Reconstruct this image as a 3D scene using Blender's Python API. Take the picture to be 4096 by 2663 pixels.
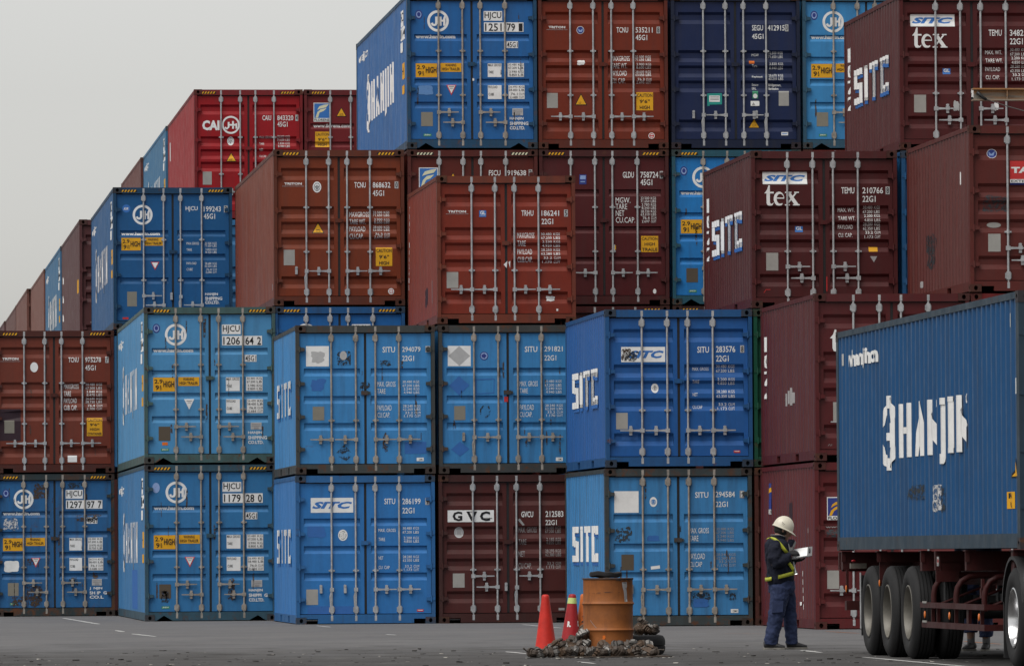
import bpy, bmesh, math, random
from mathutils import Vector, Matrix
R = math.radians
for o in list(bpy.data.objects): bpy.data.objects.remove(o)
SC = bpy.context.scene
COL = SC.collection

# ------------------------------------------------------------------ camera
CAM_H, PITCH, YAW, ROLL, LENS = 1.165, 0.034003, 0.101266, 0.0062, 230.3
def make_camera():
    cd = bpy.data.cameras.new('camera'); cam = bpy.data.objects.new('camera', cd); COL.objects.link(cam)
    cp, sp, cy, sy = math.cos(PITCH), math.sin(PITCH), math.cos(YAW), math.sin(YAW)
    fwd = Vector((sy*cp, cy*cp, sp)); up = Vector((-sy*sp, -cy*sp, cp)); r = Vector((cy, -sy, 0))
    cr, sr = math.cos(ROLL), math.sin(ROLL)
    rx = r*cr - up*sr; ux = r*sr + up*cr
    m = Matrix((rx, ux, -fwd)).transposed().to_4x4(); m.translation = Vector((0, 0, CAM_H))
    cam.matrix_world = m
    cd.sensor_width = 36; cd.lens = LENS; cd.clip_start = 0.5; cd.clip_end = 20000
    SC.camera = cam
make_camera()

# ------------------------------------------------------------------ sky and sun (overcast)
SUN_EL, SUN_AZ = R(60), R(228)          # azimuth measured clockwise from +Y
w = bpy.data.worlds.new('World'); SC.world = w; w.use_nodes = True
nt = w.node_tree; nt.nodes.clear()
sky = nt.nodes.new('ShaderNodeTexSky'); sky.sky_type = 'NISHITA'; sky.sun_disc = False
sky.sun_elevation = SUN_EL; sky.sun_rotation = SUN_AZ; sky.air_density = 1.0; sky.dust_density = 1.5; sky.ozone_density = 1.0
hs = nt.nodes.new('ShaderNodeHueSaturation'); hs.inputs['Saturation'].default_value = 0.10
tint = nt.nodes.new('ShaderNodeMix'); tint.data_type = 'RGBA'; tint.blend_type = 'MULTIPLY'; tint.inputs[0].default_value = 1.0
tint.inputs[7].default_value = (1.0, 0.985, 0.955, 1)
bg = nt.nodes.new('ShaderNodeBackground'); bg.inputs['Strength'].default_value = 0.075
wo = nt.nodes.new('ShaderNodeOutputWorld')
nt.links.new(sky.outputs[0], hs.inputs['Color']); nt.links.new(hs.outputs[0], tint.inputs[6])
nt.links.new(tint.outputs[2], bg.inputs['Color']); nt.links.new(bg.outputs[0], wo.inputs['Surface'])
sd = bpy.data.lights.new('sun', 'SUN'); sd.energy = 1.5; sd.angle = R(45); sd.color = (1.0, 0.97, 0.93)
so = bpy.data.objects.new('sun', sd); COL.objects.link(so)
sdir = Vector((math.sin(SUN_AZ)*math.cos(SUN_EL), math.cos(SUN_AZ)*math.cos(SUN_EL), math.sin(SUN_EL)))
so.rotation_euler = sdir.to_track_quat('Z', 'Y').to_euler(); so.location = (0, 60, 60)
SC.view_settings.view_transform = 'Standard'; SC.view_settings.look = 'None'
SC.view_settings.exposure = 0.9; SC.view_settings.gamma = 1.0; SC.view_settings.use_curve_mapping = False
SC.render.engine = 'CYCLES'
SC.cycles.max_bounces = 6; SC.cycles.diffuse_bounces = 3; SC.cycles.glossy_bounces = 2; SC.cycles.transparent_max_bounces = 12
SC.cycles.use_denoising = True

# ------------------------------------------------------------------ materials
def lin(c):
    return tuple((v/255/12.92 if v/255 <= 0.04045 else ((v/255+0.055)/1.055)**2.4) for v in c)
MATS = {}
def new_mat(name):
    m = bpy.data.materials.new(name); m.use_nodes = True
    n = m.node_tree; b = n.nodes['Principled BSDF']
    return m, n, b
def N(n, t, **kw):
    x = n.nodes.new(t)
    for k, v in kw.items(): setattr(x, k, v)
    return x
def mixc(n, fac, a, b, blend='MIX'):
    x = N(n, 'ShaderNodeMix', data_type='RGBA', blend_type=blend)
    for s, v in ((0, fac), (6, a), (7, b)):
        if hasattr(v, 'is_linked') or hasattr(v, 'links'): n.links.new(v, x.inputs[s])
        else: x.inputs[s].default_value = v if not isinstance(v, tuple) else (*v[:3], 1)
    return x.outputs[2]
def coords(n, scale=(1, 1, 1)):
    tc = N(n, 'ShaderNodeTexCoord'); oi = N(n, 'ShaderNodeObjectInfo')
    ad = N(n, 'ShaderNodeVectorMath', operation='MULTIPLY_ADD')
    cb = N(n, 'ShaderNodeCombineXYZ')
    for i in range(3): n.links.new(oi.outputs['Random'], cb.inputs[i])
    n.links.new(cb.outputs[0], ad.inputs[0]); ad.inputs[1].default_value = (37.0, 91.0, 53.0); n.links.new(tc.outputs['Object'], ad.inputs[2])
    mp = N(n, 'ShaderNodeMapping'); mp.inputs['Scale'].default_value = scale
    n.links.new(ad.outputs[0], mp.inputs['Vector'])
    return mp.outputs[0]
def noise(n, vec, scale, detail=5, rough=0.6):
    x = N(n, 'ShaderNodeTexNoise'); x.inputs['Scale'].default_value = scale; x.inputs['Detail'].default_value = detail; x.inputs['Roughness'].default_value = rough
    n.links.new(vec, x.inputs['Vector']); return x.outputs['Fac']
def ramp(n, fac, lo, hi, a=0.0, b=1.0):
    x = N(n, 'ShaderNodeMapRange'); x.inputs[1].default_value = lo; x.inputs[2].default_value = hi; x.inputs[3].default_value = a; x.inputs[4].default_value = b
    n.links.new(fac, x.inputs[0]); return x.outputs[0]
RUST = (0.085, 0.034, 0.016)
def paint(rgb, rust=0.15, dirt=0.25, rough=0.5, fade=0.25, streak=0.0):
    key = ('paint', rgb, rust, dirt, rough, fade, streak)
    if key in MATS: return MATS[key]
    m, n, b = new_mat('container_paint'); c = tuple(max(.004, x*.86-.005) for x in lin(rgb))
    if c[2] > c[0]*1.5: c = (c[0]*.9, c[1], c[2]*.9)
    v = coords(n); vs = coords(n, (7, 7, 0.55))
    pale = tuple(min(1, x*0.85+0.02) for x in c)
    base = mixc(n, ramp(n, noise(n, v, 0.9, 4), 0.42, 0.72, 0, fade), c, pale)
    base = mixc(n, ramp(n, noise(n, v, 14, 6, 0.7), 0.4, 0.75, 0, 0.22), base, tuple(x*0.6 for x in c))
    base = mixc(n, ramp(n, noise(n, vs, 1.0, 5, 0.65), 0.47, 0.76, 0, dirt), base, (0.03, 0.027, 0.024))
    if streak:
        vy = coords(n, (14, 14, 0.22))
        base = mixc(n, ramp(n, noise(n, vy, 1.0, 6, 0.75), 0.50, 0.78, 0, streak), base, tuple(x*.45+.17 for x in c))
        base = mixc(n, ramp(n, noise(n, coords(n, (22, 22, 0.5)), 1.0, 4, 0.7), 0.60, 0.75, 0, streak*1.2), base, tuple(x*.35 for x in c))
    rm = N(n, 'ShaderNodeMath', operation='MULTIPLY')
    n.links.new(ramp(n, noise(n, v, 5.5, 8, 0.72), 0.73-0.3*rust, 0.80-0.25*rust), rm.inputs[0])
    n.links.new(ramp(n, noise(n, v, 0.8, 3), 0.62-0.35*rust, 0.72-0.2*rust), rm.inputs[1])
    base = mixc(n, rm.outputs[0], base, RUST)
    n.links.new(base, b.inputs['Base Color'])
    n.links.new(ramp(n, noise(n, v, 3, 4), 0.3, 0.7, (rough if streak < .1 else .42)-0.08, (rough if streak < .1 else .42)+0.14), b.inputs['Roughness'])
    b.inputs['Specular IOR Level'].default_value = 0.42 if streak > .1 else 0.24
    bp = N(n, 'ShaderNodeBump'); bp.inputs['Strength'].default_value = 0.35; bp.inputs['Distance'].default_value = 0.02
    n.links.new(noise(n, v, 2.3, 3), bp.inputs['Height']); n.links.new(bp.outputs[0], b.inputs['Normal'])
    MATS[key] = m; return m
def simple(name, c, rough=0.6, metal=0.0, var=0.25, scale=8, spec=0.4, bump=0.0, emit=None):
    key = (name, c, rough)
    if key in MATS: return MATS[key]
    m, n, b = new_mat(name); v = coords(n)
    base = mixc(n, ramp(n, noise(n, v, scale, 6, 0.65), 0.35, 0.75, 0, 1), c, tuple(x*(1-var) for x in c))
    n.links.new(base, b.inputs['Base Color']); b.inputs['Roughness'].default_value = rough; b.inputs['Metallic'].default_value = metal
    b.inputs['Specular IOR Level'].default_value = spec
    if bump:
        bp = N(n, 'ShaderNodeBump'); bp.inputs['Strength'].default_value = bump; bp.inputs['Distance'].default_value = 0.01
        n.links.new(noise(n, v, scale*2, 4), bp.inputs['Height']); n.links.new(bp.outputs[0], b.inputs['Normal'])
    if emit: b.inputs['Emission Color'].default_value = (*emit[:3], 1); b.inputs['Emission Strength'].default_value = emit[3]
    MATS[key] = m; return m
def ink(name, c, wear=0.12, rough=0.55):
    """sign paint or film, worn through in small flakes"""
    key = ('ink', name, wear)
    if key in MATS: return MATS[key]
    m, n, b = new_mat(name); v = coords(n)
    base = mixc(n, ramp(n, noise(n, v, 6, 6, 0.7), 0.4, 0.8, 0, 0.45), c, tuple(x*0.55+0.02 for x in c))
    n.links.new(base, b.inputs['Base Color']); b.inputs['Roughness'].default_value = rough; b.inputs['Specular IOR Level'].default_value = 0.25
    if wear > 0:
        tr = N(n, 'ShaderNodeBsdfTransparent'); mx = N(n, 'ShaderNodeMixShader')
        n.links.new(ramp(n, noise(n, v, 22, 6, 0.75), 0.72-wear*0.9, 0.76-wear*0.9), mx.inputs[0])
        n.links.new(b.outputs[0], mx.inputs[1]); n.links.new(tr.outputs[0], mx.inputs[2])
        n.links.new(mx.outputs[0], n.nodes['Material Output'].inputs['Surface'])
    MATS[key] = m; return m
INKS = {
 'w': ink('white_lettering', (0.70, 0.70, 0.69), 0.05), 'W': ink('white_film', (0.72, 0.72, 0.71), 0.0), 'g': ink('grey_film', (0.40, 0.40, 0.40), 0.10),
 'd': ink('faded_lettering', (0.30, 0.29, 0.29), 0.09), 'k': ink('black_lettering', (0.012, 0.012, 0.014), 0.0), 'y': ink('yellow_film', (0.66, 0.33, 0.012), 0.04),
 'o': ink('orange_film', (0.62, 0.14, 0.015), 0.02), 'r': ink('red_film', (0.48, 0.03, 0.03), 0.02), 'n': ink('navy_film', (0.025, 0.04, 0.20), 0.05),
 'b': ink('blue_film', (0.035, 0.15, 0.44), 0.02), 'l': ink('pale_blue_film', (0.24, 0.34, 0.58), 0.1), 'e': ink('green_film', (0.04, 0.22, 0.12), 0.05), 'E': ink('teal_film', (0.02, 0.26, 0.22), 0.02),
 'c': ink('cream_film', (0.62, 0.60, 0.42), 0.03), 'p': ink('identity_plate', (0.20, 0.185, 0.15), 0.0), 'q': ink('brown_plate', (0.085, 0.065, 0.045), 0.0), 'P': ink('pale_plate', (0.30, 0.29, 0.27), 0.0),
 'B': ink('repaint_blue', (0.03, 0.12, 0.36), 0.12), 'D': ink('dark_stain', (0.022, 0.027, 0.033), 0.26), 'v': ink('rust_runs', (0.06, 0.042, 0.034), 0.24), 'x': ink('scuffed_white', (0.5, 0.5, 0.5), 0.27), 'z': ink('scuffed_dark', (0.03, 0.035, 0.04), 0.27), 'm': ink('rust_stain', (0.055, 0.034, 0.022), 0.25), 'L': ink('light_repaint', (0.10, 0.22, 0.45), 0.08), 'M': ink('maroon_repaint', (0.028, 0.012, 0.018), 0.1),
}
GALV = simple('galvanised_steel', (0.40, 0.405, 0.415), 0.5, 0.2, 0.45, 9)
GALV_OLD = simple('weathered_galvanised_steel', (0.33, 0.30, 0.265), 0.6, 0.1, 0.6, 7)
RUBBER = simple('black_seal_backing', (0.016, 0.016, 0.017), 0.75, 0, 0.4, 6, 0.3)
TYRE = simple('tyre_rubber', (0.015, 0.015, 0.016), 0.75, 0, 0.35, 5, 0.3, 0.3)
FLOORM = simple('container_floor', (0.03, 0.025, 0.02), 0.9)

# ------------------------------------------------------------------ mesh helpers
class MB:
    def __init__(s): s.v = []; s.f = []; s.m = []; s.mi = 0
    def face(s, pts):
        b = len(s.v); s.v += [tuple(p) for p in pts]; s.f.append(tuple(range(b, b+len(pts)))); s.m.append(s.mi)
    def grid(s, rows, closed=False, caps=False):
        b = len(s.v); nr, nc = len(rows), len(rows[0])
        for r in rows: s.v += [tuple(p) for p in r]
        for i in range(nr-1):
            for j in range(nc if closed else nc-1):
                k = (j+1) % nc
                s.f.append((b+i*nc+j, b+i*nc+k, b+(i+1)*nc+k, b+(i+1)*nc+j)); s.m.append(s.mi)
        if caps:
            s.f.append(tuple(b+j for j in reversed(range(nc)))); s.m.append(s.mi)
            s.f.append(tuple(b+(nr-1)*nc+j for j in range(nc))); s.m.append(s.mi)
    def box(s, x0, x1, y0, y1, z0, z1):
        b = len(s.v)
        s.v += [(x0, y0, z0), (x1, y0, z0), (x1, y1, z0), (x0, y1, z0), (x0, y0, z1), (x1, y0, z1), (x1, y1, z1), (x0, y1, z1)]
        for f in ((0, 3, 2, 1), (4, 5, 6, 7), (0, 1, 5, 4), (1, 2, 6, 5), (2, 3, 7, 6), (3, 0, 4, 7)):
            s.f.append(tuple(b+i for i in f)); s.m.append(s.mi)
    def prism(s, pts, off):
        """polygon pts extruded by vector off"""
        off = Vector(off); a = [Vector(p) for p in pts]; c = [p+off for p in a]; n = len(a); b = len(s.v)
        s.v += [tuple(p) for p in a+c]
        s.f.append(tuple(b+i for i in range(n))); s.f.append(tuple(b+n+i for i in reversed(range(n)))); s.m += [s.mi]*2
        for i in range(n):
            j = (i+1) % n; s.f.append((b+j, b+i, b+n+i, b+n+j)); s.m.append(s.mi)
    def tube(s, path, rad, seg=10, cap=True, flat=None):
        """swept tube; rad = number, list, or list of (ra, rb)"""
        P = [Vector(p) for p in path]; rows = []
        rr = rad if isinstance(rad, (list, tuple)) else [rad]*len(P)
        ref = Vector(flat) if flat else None
        for i, p in enumerate(P):
            t = (P[min(i+1, len(P)-1)]-P[max(i-1, 0)]).normalized()
            if ref is None: ref = Vector((0, 0, 1)) if abs(t.z) < 0.9 else Vector((0, 1, 0))
            a = (ref-t*ref.dot(t)).normalized(); c = t.cross(a)
            if not flat: ref = a
            ra, rb = rr[i] if isinstance(rr[i], (list, tuple)) else (rr[i], rr[i])
            rows.append([p+a*math.cos(k*2*math.pi/seg)*ra+c*math.sin(k*2*math.pi/seg)*rb for k in range(seg)])
        s.grid(rows, True, cap)
    def lathe(s, prof, o=(0, 0, 0), axis='Z', seg=32):
        """prof = [(r, h)]"""
        rows = []
        for r, h in prof:
            row = []
            for k in range(seg):
                c, d = r*math.cos(k*2*math.pi/seg), r*math.sin(k*2*math.pi/seg)
                row.append((o[0]+c, o[1]+d, o[2]+h) if axis == 'Z' else (o[0]+h, o[1]+c, o[2]+d))
            rows.append(row)
        s.grid(rows, True, False)
    def ball(s, c, r, seg=12, rings=8):
        rx, ry, rz = r if isinstance(r, (list, tuple)) else (r, r, r)
        s.grid([[(c[0]+rx*math.sin(math.pi*(i+.02)/(rings+.04))*math.cos(k*2*math.pi/seg), c[1]+ry*math.sin(math.pi*(i+.02)/(rings+.04))*math.sin(k*2*math.pi/seg), c[2]+rz*math.cos(math.pi*(i+.02)/(rings+.04))) for k in range(seg)] for i in range(rings+1)], True, True)
    def mesh(s, name, mats):
        me = bpy.data.meshes.new(name); me.from_pydata(s.v, [], s.f)
        for m in (mats if isinstance(mats, (list, tuple)) else [mats]): me.materials.append(m)
        for p, i in zip(me.polygons, s.m): p.material_index = i
        me.update(); return me
    def build(s, name, mats, parent=None, smooth=False, weld=False):
        me = s.mesh(name, mats)
        if weld or smooth:
            bm = bmesh.new(); bm.from_mesh(me)
            if weld: bmesh.ops.remove_doubles(bm, verts=bm.verts, dist=1e-5)
            bmesh.ops.recalc_face_normals(bm, faces=bm.faces); bm.to_mesh(me); bm.free()
        if smooth:
            me.polygons.foreach_set('use_smooth', [True]*len(me.polygons))
            if smooth != True: me.set_sharp_from_angle(angle=R(smooth))
        o = bpy.data.objects.new(name, me); COL.objects.link(o)
        if parent: o.parent = parent
        return o
def shift(mb, d):
    mb.v = [(p[0]+d[0], p[1]+d[1], p[2]+d[2]) for p in mb.v]; return mb
def tag(o, label=None, cat=None, group=None, kind=None):
    for k, v in (('label', label), ('category', cat), ('group', group), ('kind', kind)):
        if v: o[k] = v
    return o
def thing(name, label, cat, loc=(0, 0, 0), group=None):
    o = bpy.data.objects.new(name, None); COL.objects.link(o); o.location = loc; o.empty_display_size = 0.3
    return tag(o, label, cat, group)
def link_obj(name, me, parent):
    o = bpy.data.objects.new(name, me); COL.objects.link(o); o.parent = parent; return o

# ------------------------------------------------------------------ lettering
_gl = {}
def glyphs(text, bold=0.0, shear=0.0):
    k = (text, bold, shear)
    if k in _gl: return _gl[k]
    cu = bpy.data.curves.new('lettering', 'FONT'); cu.body = text; cu.resolution_u = 2; cu.offset = bold; cu.shear = shear; cu.fill_mode = 'FRONT'
    ob = bpy.data.objects.new('lettering', cu); me = bpy.data.meshes.new_from_object(ob)
    vs = [(v.co.x, v.co.y) for v in me.vertices]; fs = [tuple(p.vertices) for p in me.polygons]
    bpy.data.objects.remove(ob); bpy.data.meshes.remove(me); bpy.data.curves.remove(cu)
    x0 = min(v[0] for v in vs); x1 = max(v[0] for v in vs); y0 = min(v[1] for v in vs); y1 = max(v[1] for v in vs)
    if ',' in text or 'j' in text: y0 = max(y0, -0.0) if 'j' not in text else y0
    vs = [((x-x0)/(x1-x0), (y-y0)/(y1-y0)) for x, y in vs]
    _gl[k] = (vs, fs); return _gl[k]
class Marks:
    """flat marks in face coordinates (u right, v up); laid on a relief afterwards"""
    def __init__(s): s.items = []
    def add(s, vs, fs, col): s.items.append((vs, fs, col))
    def text(s, t, u0, v0, u1, v1, col, bold=0.012, shear=0.0):
        vs, fs = glyphs(t, bold, shear); s.add([(u0+x*(u1-u0), v0+y*(v1-v0)) for x, y in vs], fs, col)
    def poly(s, pts, col): s.add(list(pts), [tuple(range(len(pts)))], col)
    def rect(s, u0, v0, u1, v1, col): s.poly([(u0, v0), (u1, v0), (u1, v1), (u0, v1)], col)
    def ell(s, u, v, ru, rv, col, n=24): s.poly([(u+ru*math.cos(2*math.pi*i/n), v+rv*math.sin(2*math.pi*i/n)) for i in range(n)], col)
    def ring(s, u, v, ru, rv, k, col, n=32):
        a = [(u+ru*math.cos(2*math.pi*i/n), v+rv*math.sin(2*math.pi*i/n)) for i in range(n)]; b = [(u+k*ru*math.cos(2*math.pi*i/n), v+k*rv*math.sin(2*math.pi*i/n)) for i in range(n)]
        s.add(a+b, [(i, (i+1) % n, n+(i+1) % n, n+i) for i in range(n)], col)
    def stroke(s, pts, wd, col):
        P = [Vector(p) for p in pts]; a = []; b = []
        for i, p in enumerate(P):
            t = (P[min(i+1, len(P)-1)]-P[max(i-1, 0)]).normalized(); nrm = Vector((-t.y, t.x))*wd/2
            a.append(tuple(p+nrm)); b.append(tuple(p-nrm))
        n = len(P); s.add(a+b, [(i+1, i, n+i, n+i+1) for i in range(n-1)], col)
    def patch(s, u0, v0, u1, v1, col, seed=0, n=30, jag=0.18):
        rd = random.Random(seed); cu, cv = (u0+u1)/2, (v0+v1)/2; pts = []; n = 30
        ph = [rd.random()*6.28 for _ in range(4)]; j = min(jag, .34)
        for i in range(n):
            a = 2*math.pi*i/n; q = min(1/max(abs(math.cos(a)), abs(math.sin(a))), 1.28)*(1-j*(.5+.25*math.sin(2*a+ph[0])+.2*math.sin(3*a+ph[1])+.18*math.sin(7*a+ph[2])+.12*math.sin(11*a+ph[3])))
            pts.append((cu+(u1-u0)/2*math.cos(a)*q, cv+(v1-v0)/2*math.sin(a)*q))
        s.poly(pts, col)
    def block(s, ch, u0, v0, u1, v1, col, shear=0.0):
        """broad stencil-like capitals and the serif letters of one owner mark"""
        Rc = lambda a, b, c, d: [(a, b), (c, b), (c, d), (a, d)]
        G = {'H': [Rc(0, 0, .33, 1), Rc(.67, 0, 1, 1), Rc(.33, .43, .67, .57)], 'A': [[(0, 0), (.31, 0), (.60, 1), (.38, 1)], [(.66, 0), (1, 0), (.68, 1), (.42, 1)], Rc(.24, .24, .78, .37)],
             'N': [Rc(0, 0, .31, 1), Rc(.71, 0, 1, 1), [(.31, 1), (.31, .62), (.71, 0), (.71, .38)]], 'J': [Rc(.5, .12, 1, 1), [(0, .14), (.12, 0), (.78, 0), (1, .12), (.5, .14)]], 'I': [Rc(.15, 0, .85, 1), Rc(0, 0, 1, .1), Rc(0, .9, 1, 1)],
             'S': [Rc(0, .83, 1, 1), Rc(0, .42, .34, .83), Rc(.34, .42, 1, .58), Rc(.66, .17, 1, .42), Rc(0, 0, 1, .17)], 'l': [Rc(0, 0, 1, 1)], 'T': [Rc(0, .83, 1, 1), Rc(.33, 0, .67, .83)], 'C': [Rc(0, 0, .35, 1), Rc(.35, .83, 1, 1), Rc(.35, 0, 1, .17)],
             't': [[(.0, .60), (.28, .78), (.42, 1.0), (.56, 1.0), (.56, .60)], Rc(.56, .60, .95, .68), Rc(.22, .14, .56, .60), [(.22, .14), (.56, .14), (.72, .08), (.95, .16), (.80, .02), (.56, -.02), (.32, .02)]],
             'x': [[(.08, .66), (.36, .66), (.98, .06), (.66, .06)], [(.06, .06), (.20, .06), (.90, .66), (.76, .66)], Rc(.0, .62, .46, .68), Rc(.66, .62, 1, .68), Rc(-.02, .0, .34, .06), Rc(.56, .0, 1.06, .06)]}
        if ch == 'e':
            w_, h_ = u1-u0, v1-v0; at = lambda r, t: (u0+w_*(.5+r*math.cos(t)), v0+h_*(.335+.70*r*math.sin(t))); n = 22; ts = [R(8+305*i/n) for i in range(n+1)]
            A = [at(.5, t) for t in ts]; B = [at(.5-.13*(1.3-math.cos(t)*.9), t) for t in ts]; s.add(A+B, [(i, i+1, n+2+i, n+1+i) for i in range(n)], col); s.rect(u0+w_*.2, v0+h_*.34, u0+w_*.98, v0+h_*.395, col); return
        for p in G[ch]: s.poly([(u0+x*(u1-u0)+shear*y*(v1-v0), v0+y*(v1-v0)) for x, y in p], col)
    def build(s, name, parent, place, breaks, axis):
        """breaks = relief break lines along axis (0:u 1:v); place(u, v, lift) -> local point"""
        cols = []; V = []; F = []; MI = []
        for li, (vs, fs, col) in enumerate(s.items):
            if col not in cols: cols.append(col)
            bm = bmesh.new(); bv = [bm.verts.new((u, v, 0)) for u, v in vs]
            for f in fs:
                try: bm.faces.new([bv[i] for i in f])
                except ValueError: pass
            lo = min(p[axis] for p in vs); hi = max(p[axis] for p in vs)
            for b in breaks:
                if lo+1e-4 < b < hi-1e-4:
                    co = Vector((b, 0, 0)) if axis == 0 else Vector((0, b, 0)); no = Vector((1, 0, 0)) if axis == 0 else Vector((0, 1, 0))
                    bmesh.ops.bisect_plane(bm, geom=bm.verts[:]+bm.edges[:]+bm.faces[:], plane_co=co, plane_no=no)
            bm.verts.index_update(); o = len(V)
            V += [place(v.co.x, v.co.y, 0.003+0.0014*min(li, 12)) for v in bm.verts]
            for f in bm.faces: F.append(tuple(o+v.index for v in f.verts)); MI.append(cols.index(col))
            bm.free()
        me = bpy.data.meshes.new(name); me.from_pydata(V, [], F)
        for c in cols: me.materials.append(INKS[c])
        for p, i in zip(me.polygons, MI): p.material_index = i
        me.update(); return link_obj(name, me, parent)

# ------------------------------------------------------------------ ground
def ground():
    m, n, b = new_mat('asphalt')
    tc = N(n, 'ShaderNodeTexCoord'); v = tc.outputs['Object']
    def mp(sc):
        x = N(n, 'ShaderNodeMapping'); x.inputs['Scale'].default_value = sc; n.links.new(v, x.inputs['Vector']); return x.outputs[0]
    base = mixc(n, ramp(n, noise(n, v, 0.35, 5), 0.3, 0.7), (0.108, 0.107, 0.113), (0.150, 0.147, 0.148))
    base = mixc(n, ramp(n, noise(n, v, 60, 3, 0.8), 0.35, 0.7, 0, 0.5), base, (0.07, 0.07, 0.071))
    # worn, oily wheel band crossing the near apron
    sx = N(n, 'ShaderNodeSeparateXYZ'); n.links.new(v, sx.inputs[0])
    ad = N(n, 'ShaderNodeMath', operation='MULTIPLY_ADD'); n.links.new(noise(n, mp((0.5, 0.12, 1)), 1, 4), ad.inputs[0]); ad.inputs[1].default_value = 22; n.links.new(sx.outputs[1], ad.inputs[2])
    base = mixc(n, ramp(n, ad.outputs[0], 98, 86, 0, 0.82), base, (0.046, 0.0435, 0.042))
    near = ramp(n, ad.outputs[0], 106, 88, 0.12, 1); ml = N(n, 'ShaderNodeMath', operation='MULTIPLY'); n.links.new(near, ml.inputs[0]); n.links.new(ramp(n, noise(n, mp((0.8, 0.8, 1)), 1, 7, 0.72), 0.48, 0.62, 0, 0.85), ml.inputs[1])
    base = mixc(n, ml.outputs[0], base, (0.032, 0.030, 0.029))
    base = mixc(n, ramp(n, noise(n, mp((2.6, 2.2, 1)), 1.0, 5, 0.7), 0.62, 0.70, 0, 0.75), base, (0.028, 0.026, 0.026))
    base = mixc(n, ramp(n, noise(n, mp((1.3, 1.0, 1)), 1.0, 6, 0.72), 0.56, 0.70, 0, 0.40), base, (0.18, 0.175, 0.168))
    n.links.new(base, b.inputs['Base Color']); b.inputs['Roughness'].default_value = 0.82; b.inputs['Specular IOR Level'].default_value = 0.25
    bp = N(n, 'ShaderNodeBump'); bp.inputs['Strength'].default_value = 0.5; bp.inputs['Distance'].default_value = 0.006
    n.links.new(noise(n, v, 90, 3, 0.8), bp.inputs['Height']); n.links.new(bp.outputs[0], b.inputs['Normal'])
    g = MB(); g.face([(-4000, -4000, 0), (4000, -4000, 0), (4000, 6000, 0), (-4000, 6000, 0)])
    tag(g.build('ground', m), kind='structure')
    # painted bay lines: worn lengths of them
    wl = ink('road_paint', (0.42, 0.42, 0.41), 0.10); ol = ink('orange_road_paint', (0.36, 0.12, 0.03), 0.16)
    def line(name, pts, wd, mat):
        q = MB(); rd = random.Random(5)
        for x0, y0, x1, y1 in pts:
            d = Vector((x1-x0, y1-y0, 0)); nn = Vector((-d.y, d.x, 0)).normalized()*wd/2; k = max(2, int(d.length/0.5)); L = []; Rr = []
            for i in range(k+1):
                p = Vector((x0, y0, 0.004))+d*i/k; j = 1-0.35*rd.random()
                if i in (0, k): j *= 0.4
                L.append(p+nn*j); Rr.append(p-nn*j)
            q.grid([L, Rr])
        tag(q.build(name, mat), kind='structure')
    line('road_marking', [(4.22, 129.1, 4.45, 116.8), (4.38, 101.4, 4.56, 97.6), (4.33, 106.5, 4.36, 104.2), (7.93, 111.2, 8.0, 108.9), (8.06, 98.3, 8.11, 97.2), (11.41, 110.8, 11.45, 105.1), (7.99, 79.6, 8.05, 77.6), (7.98, 71.6, 8.01, 70.2), (11.51, 78.8, 11.46, 76.8), (11.40, 73.3, 11.45, 66.0)], 0.11, wl)
    line('road_marking_orange', [(7.93, 106.9, 8.61, 106.1), (9.6, 99.2, 10.4, 98.4), (12.93, 96.28, 13.53, 95.27), (14.67, 97.9, 14.77, 95.2), (14.70, 85.8, 14.66, 82.7)], 0.06, ol)
    # scattered chips of rubber, gravel and paper
    rd = random.Random(3); q = MB()
    def chip(x, y, s):
        pts = []; k = rd.choice((4, 5, 6))
        for i in range(k):
            a = 2*math.pi*i/k+rd.random()*0.5; r = s*(0.5+0.7*rd.random()); pts.append((x+r*math.cos(a)*1.4, y+r*math.sin(a)*2.0, 0.002))
        q.prism(pts, (0.2*s*rd.random(), 0, s*(0.12+0.35*rd.random())))
    for i in range(420):
        y = 69+14*rd.random()**1.3; x = y*(0.022+0.165*rd.random()); q.mi = 0 if rd.random() < 0.8 else 1
        chip(x, y, 0.006+0.026*rd.random()**3)
    for i in range(60):
        q.mi = 0 if rd.random() < 0.8 else 1; chip(8.6+0.9*(rd.random()-.5)*2, 74.3+0.8*(rd.random()-.5), 0.008+0.016*rd.random())
    tag(q.build('ground_debris', [simple('dark_chips', (0.02, 0.018, 0.016), 0.9), simple('pale_chips', (0.42, 0.40, 0.36), 0.8)]), 'dark chips and pale scraps scattered over the grey asphalt', 'debris', kind='stuff')
ground()

# ------------------------------------------------------------------ shipping containers
W, HC, ST, L40, L20 = 2.438, 2.896, 2.591, 12.192, 6.058
REC = {'H4': [(0.76, .125), (1.17, .125), (1.59, .125), (2.02, .125)], 'H3': [(0.876, .13), (1.357, .13), (1.84, .13)], 'G3': [(0.74, .13), (1.43, .13), (2.0, .13)], 'S3': [(0.75, .135), (1.23, .135), (1.70, .135)],
       'T': [(.337, .225), (1.05, .225), (1.337, .225), (1.62, .22), (2.35, .225)], 'U': [(.32, .22), (.90, .22), (1.17, .215), (1.46, .21), (2.03, .21)]}
def relief_z(style, H):
    """door relief as [(z, depth)] from bottom to top"""
    bt, bb, d = (.05, .075, .038) if style in 'TU' else (.018, .055, .034)
    pts = [(0.18, 0)]
    for t, h in reversed(REC[style]):
        z1 = H-t; z0 = z1-h; pts += [(z0, 0), (z0+bb, d), (z1-bt, d), (z1, 0)]
    return pts+[(H-.145, 0)]
def interp(pts, t):
    for (a, da), (b, db) in zip(pts, pts[1:]):
        if a <= t <= b: return da+(db-da)*(t-a)/max(b-a, 1e-6)
    return 0.0
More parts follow.
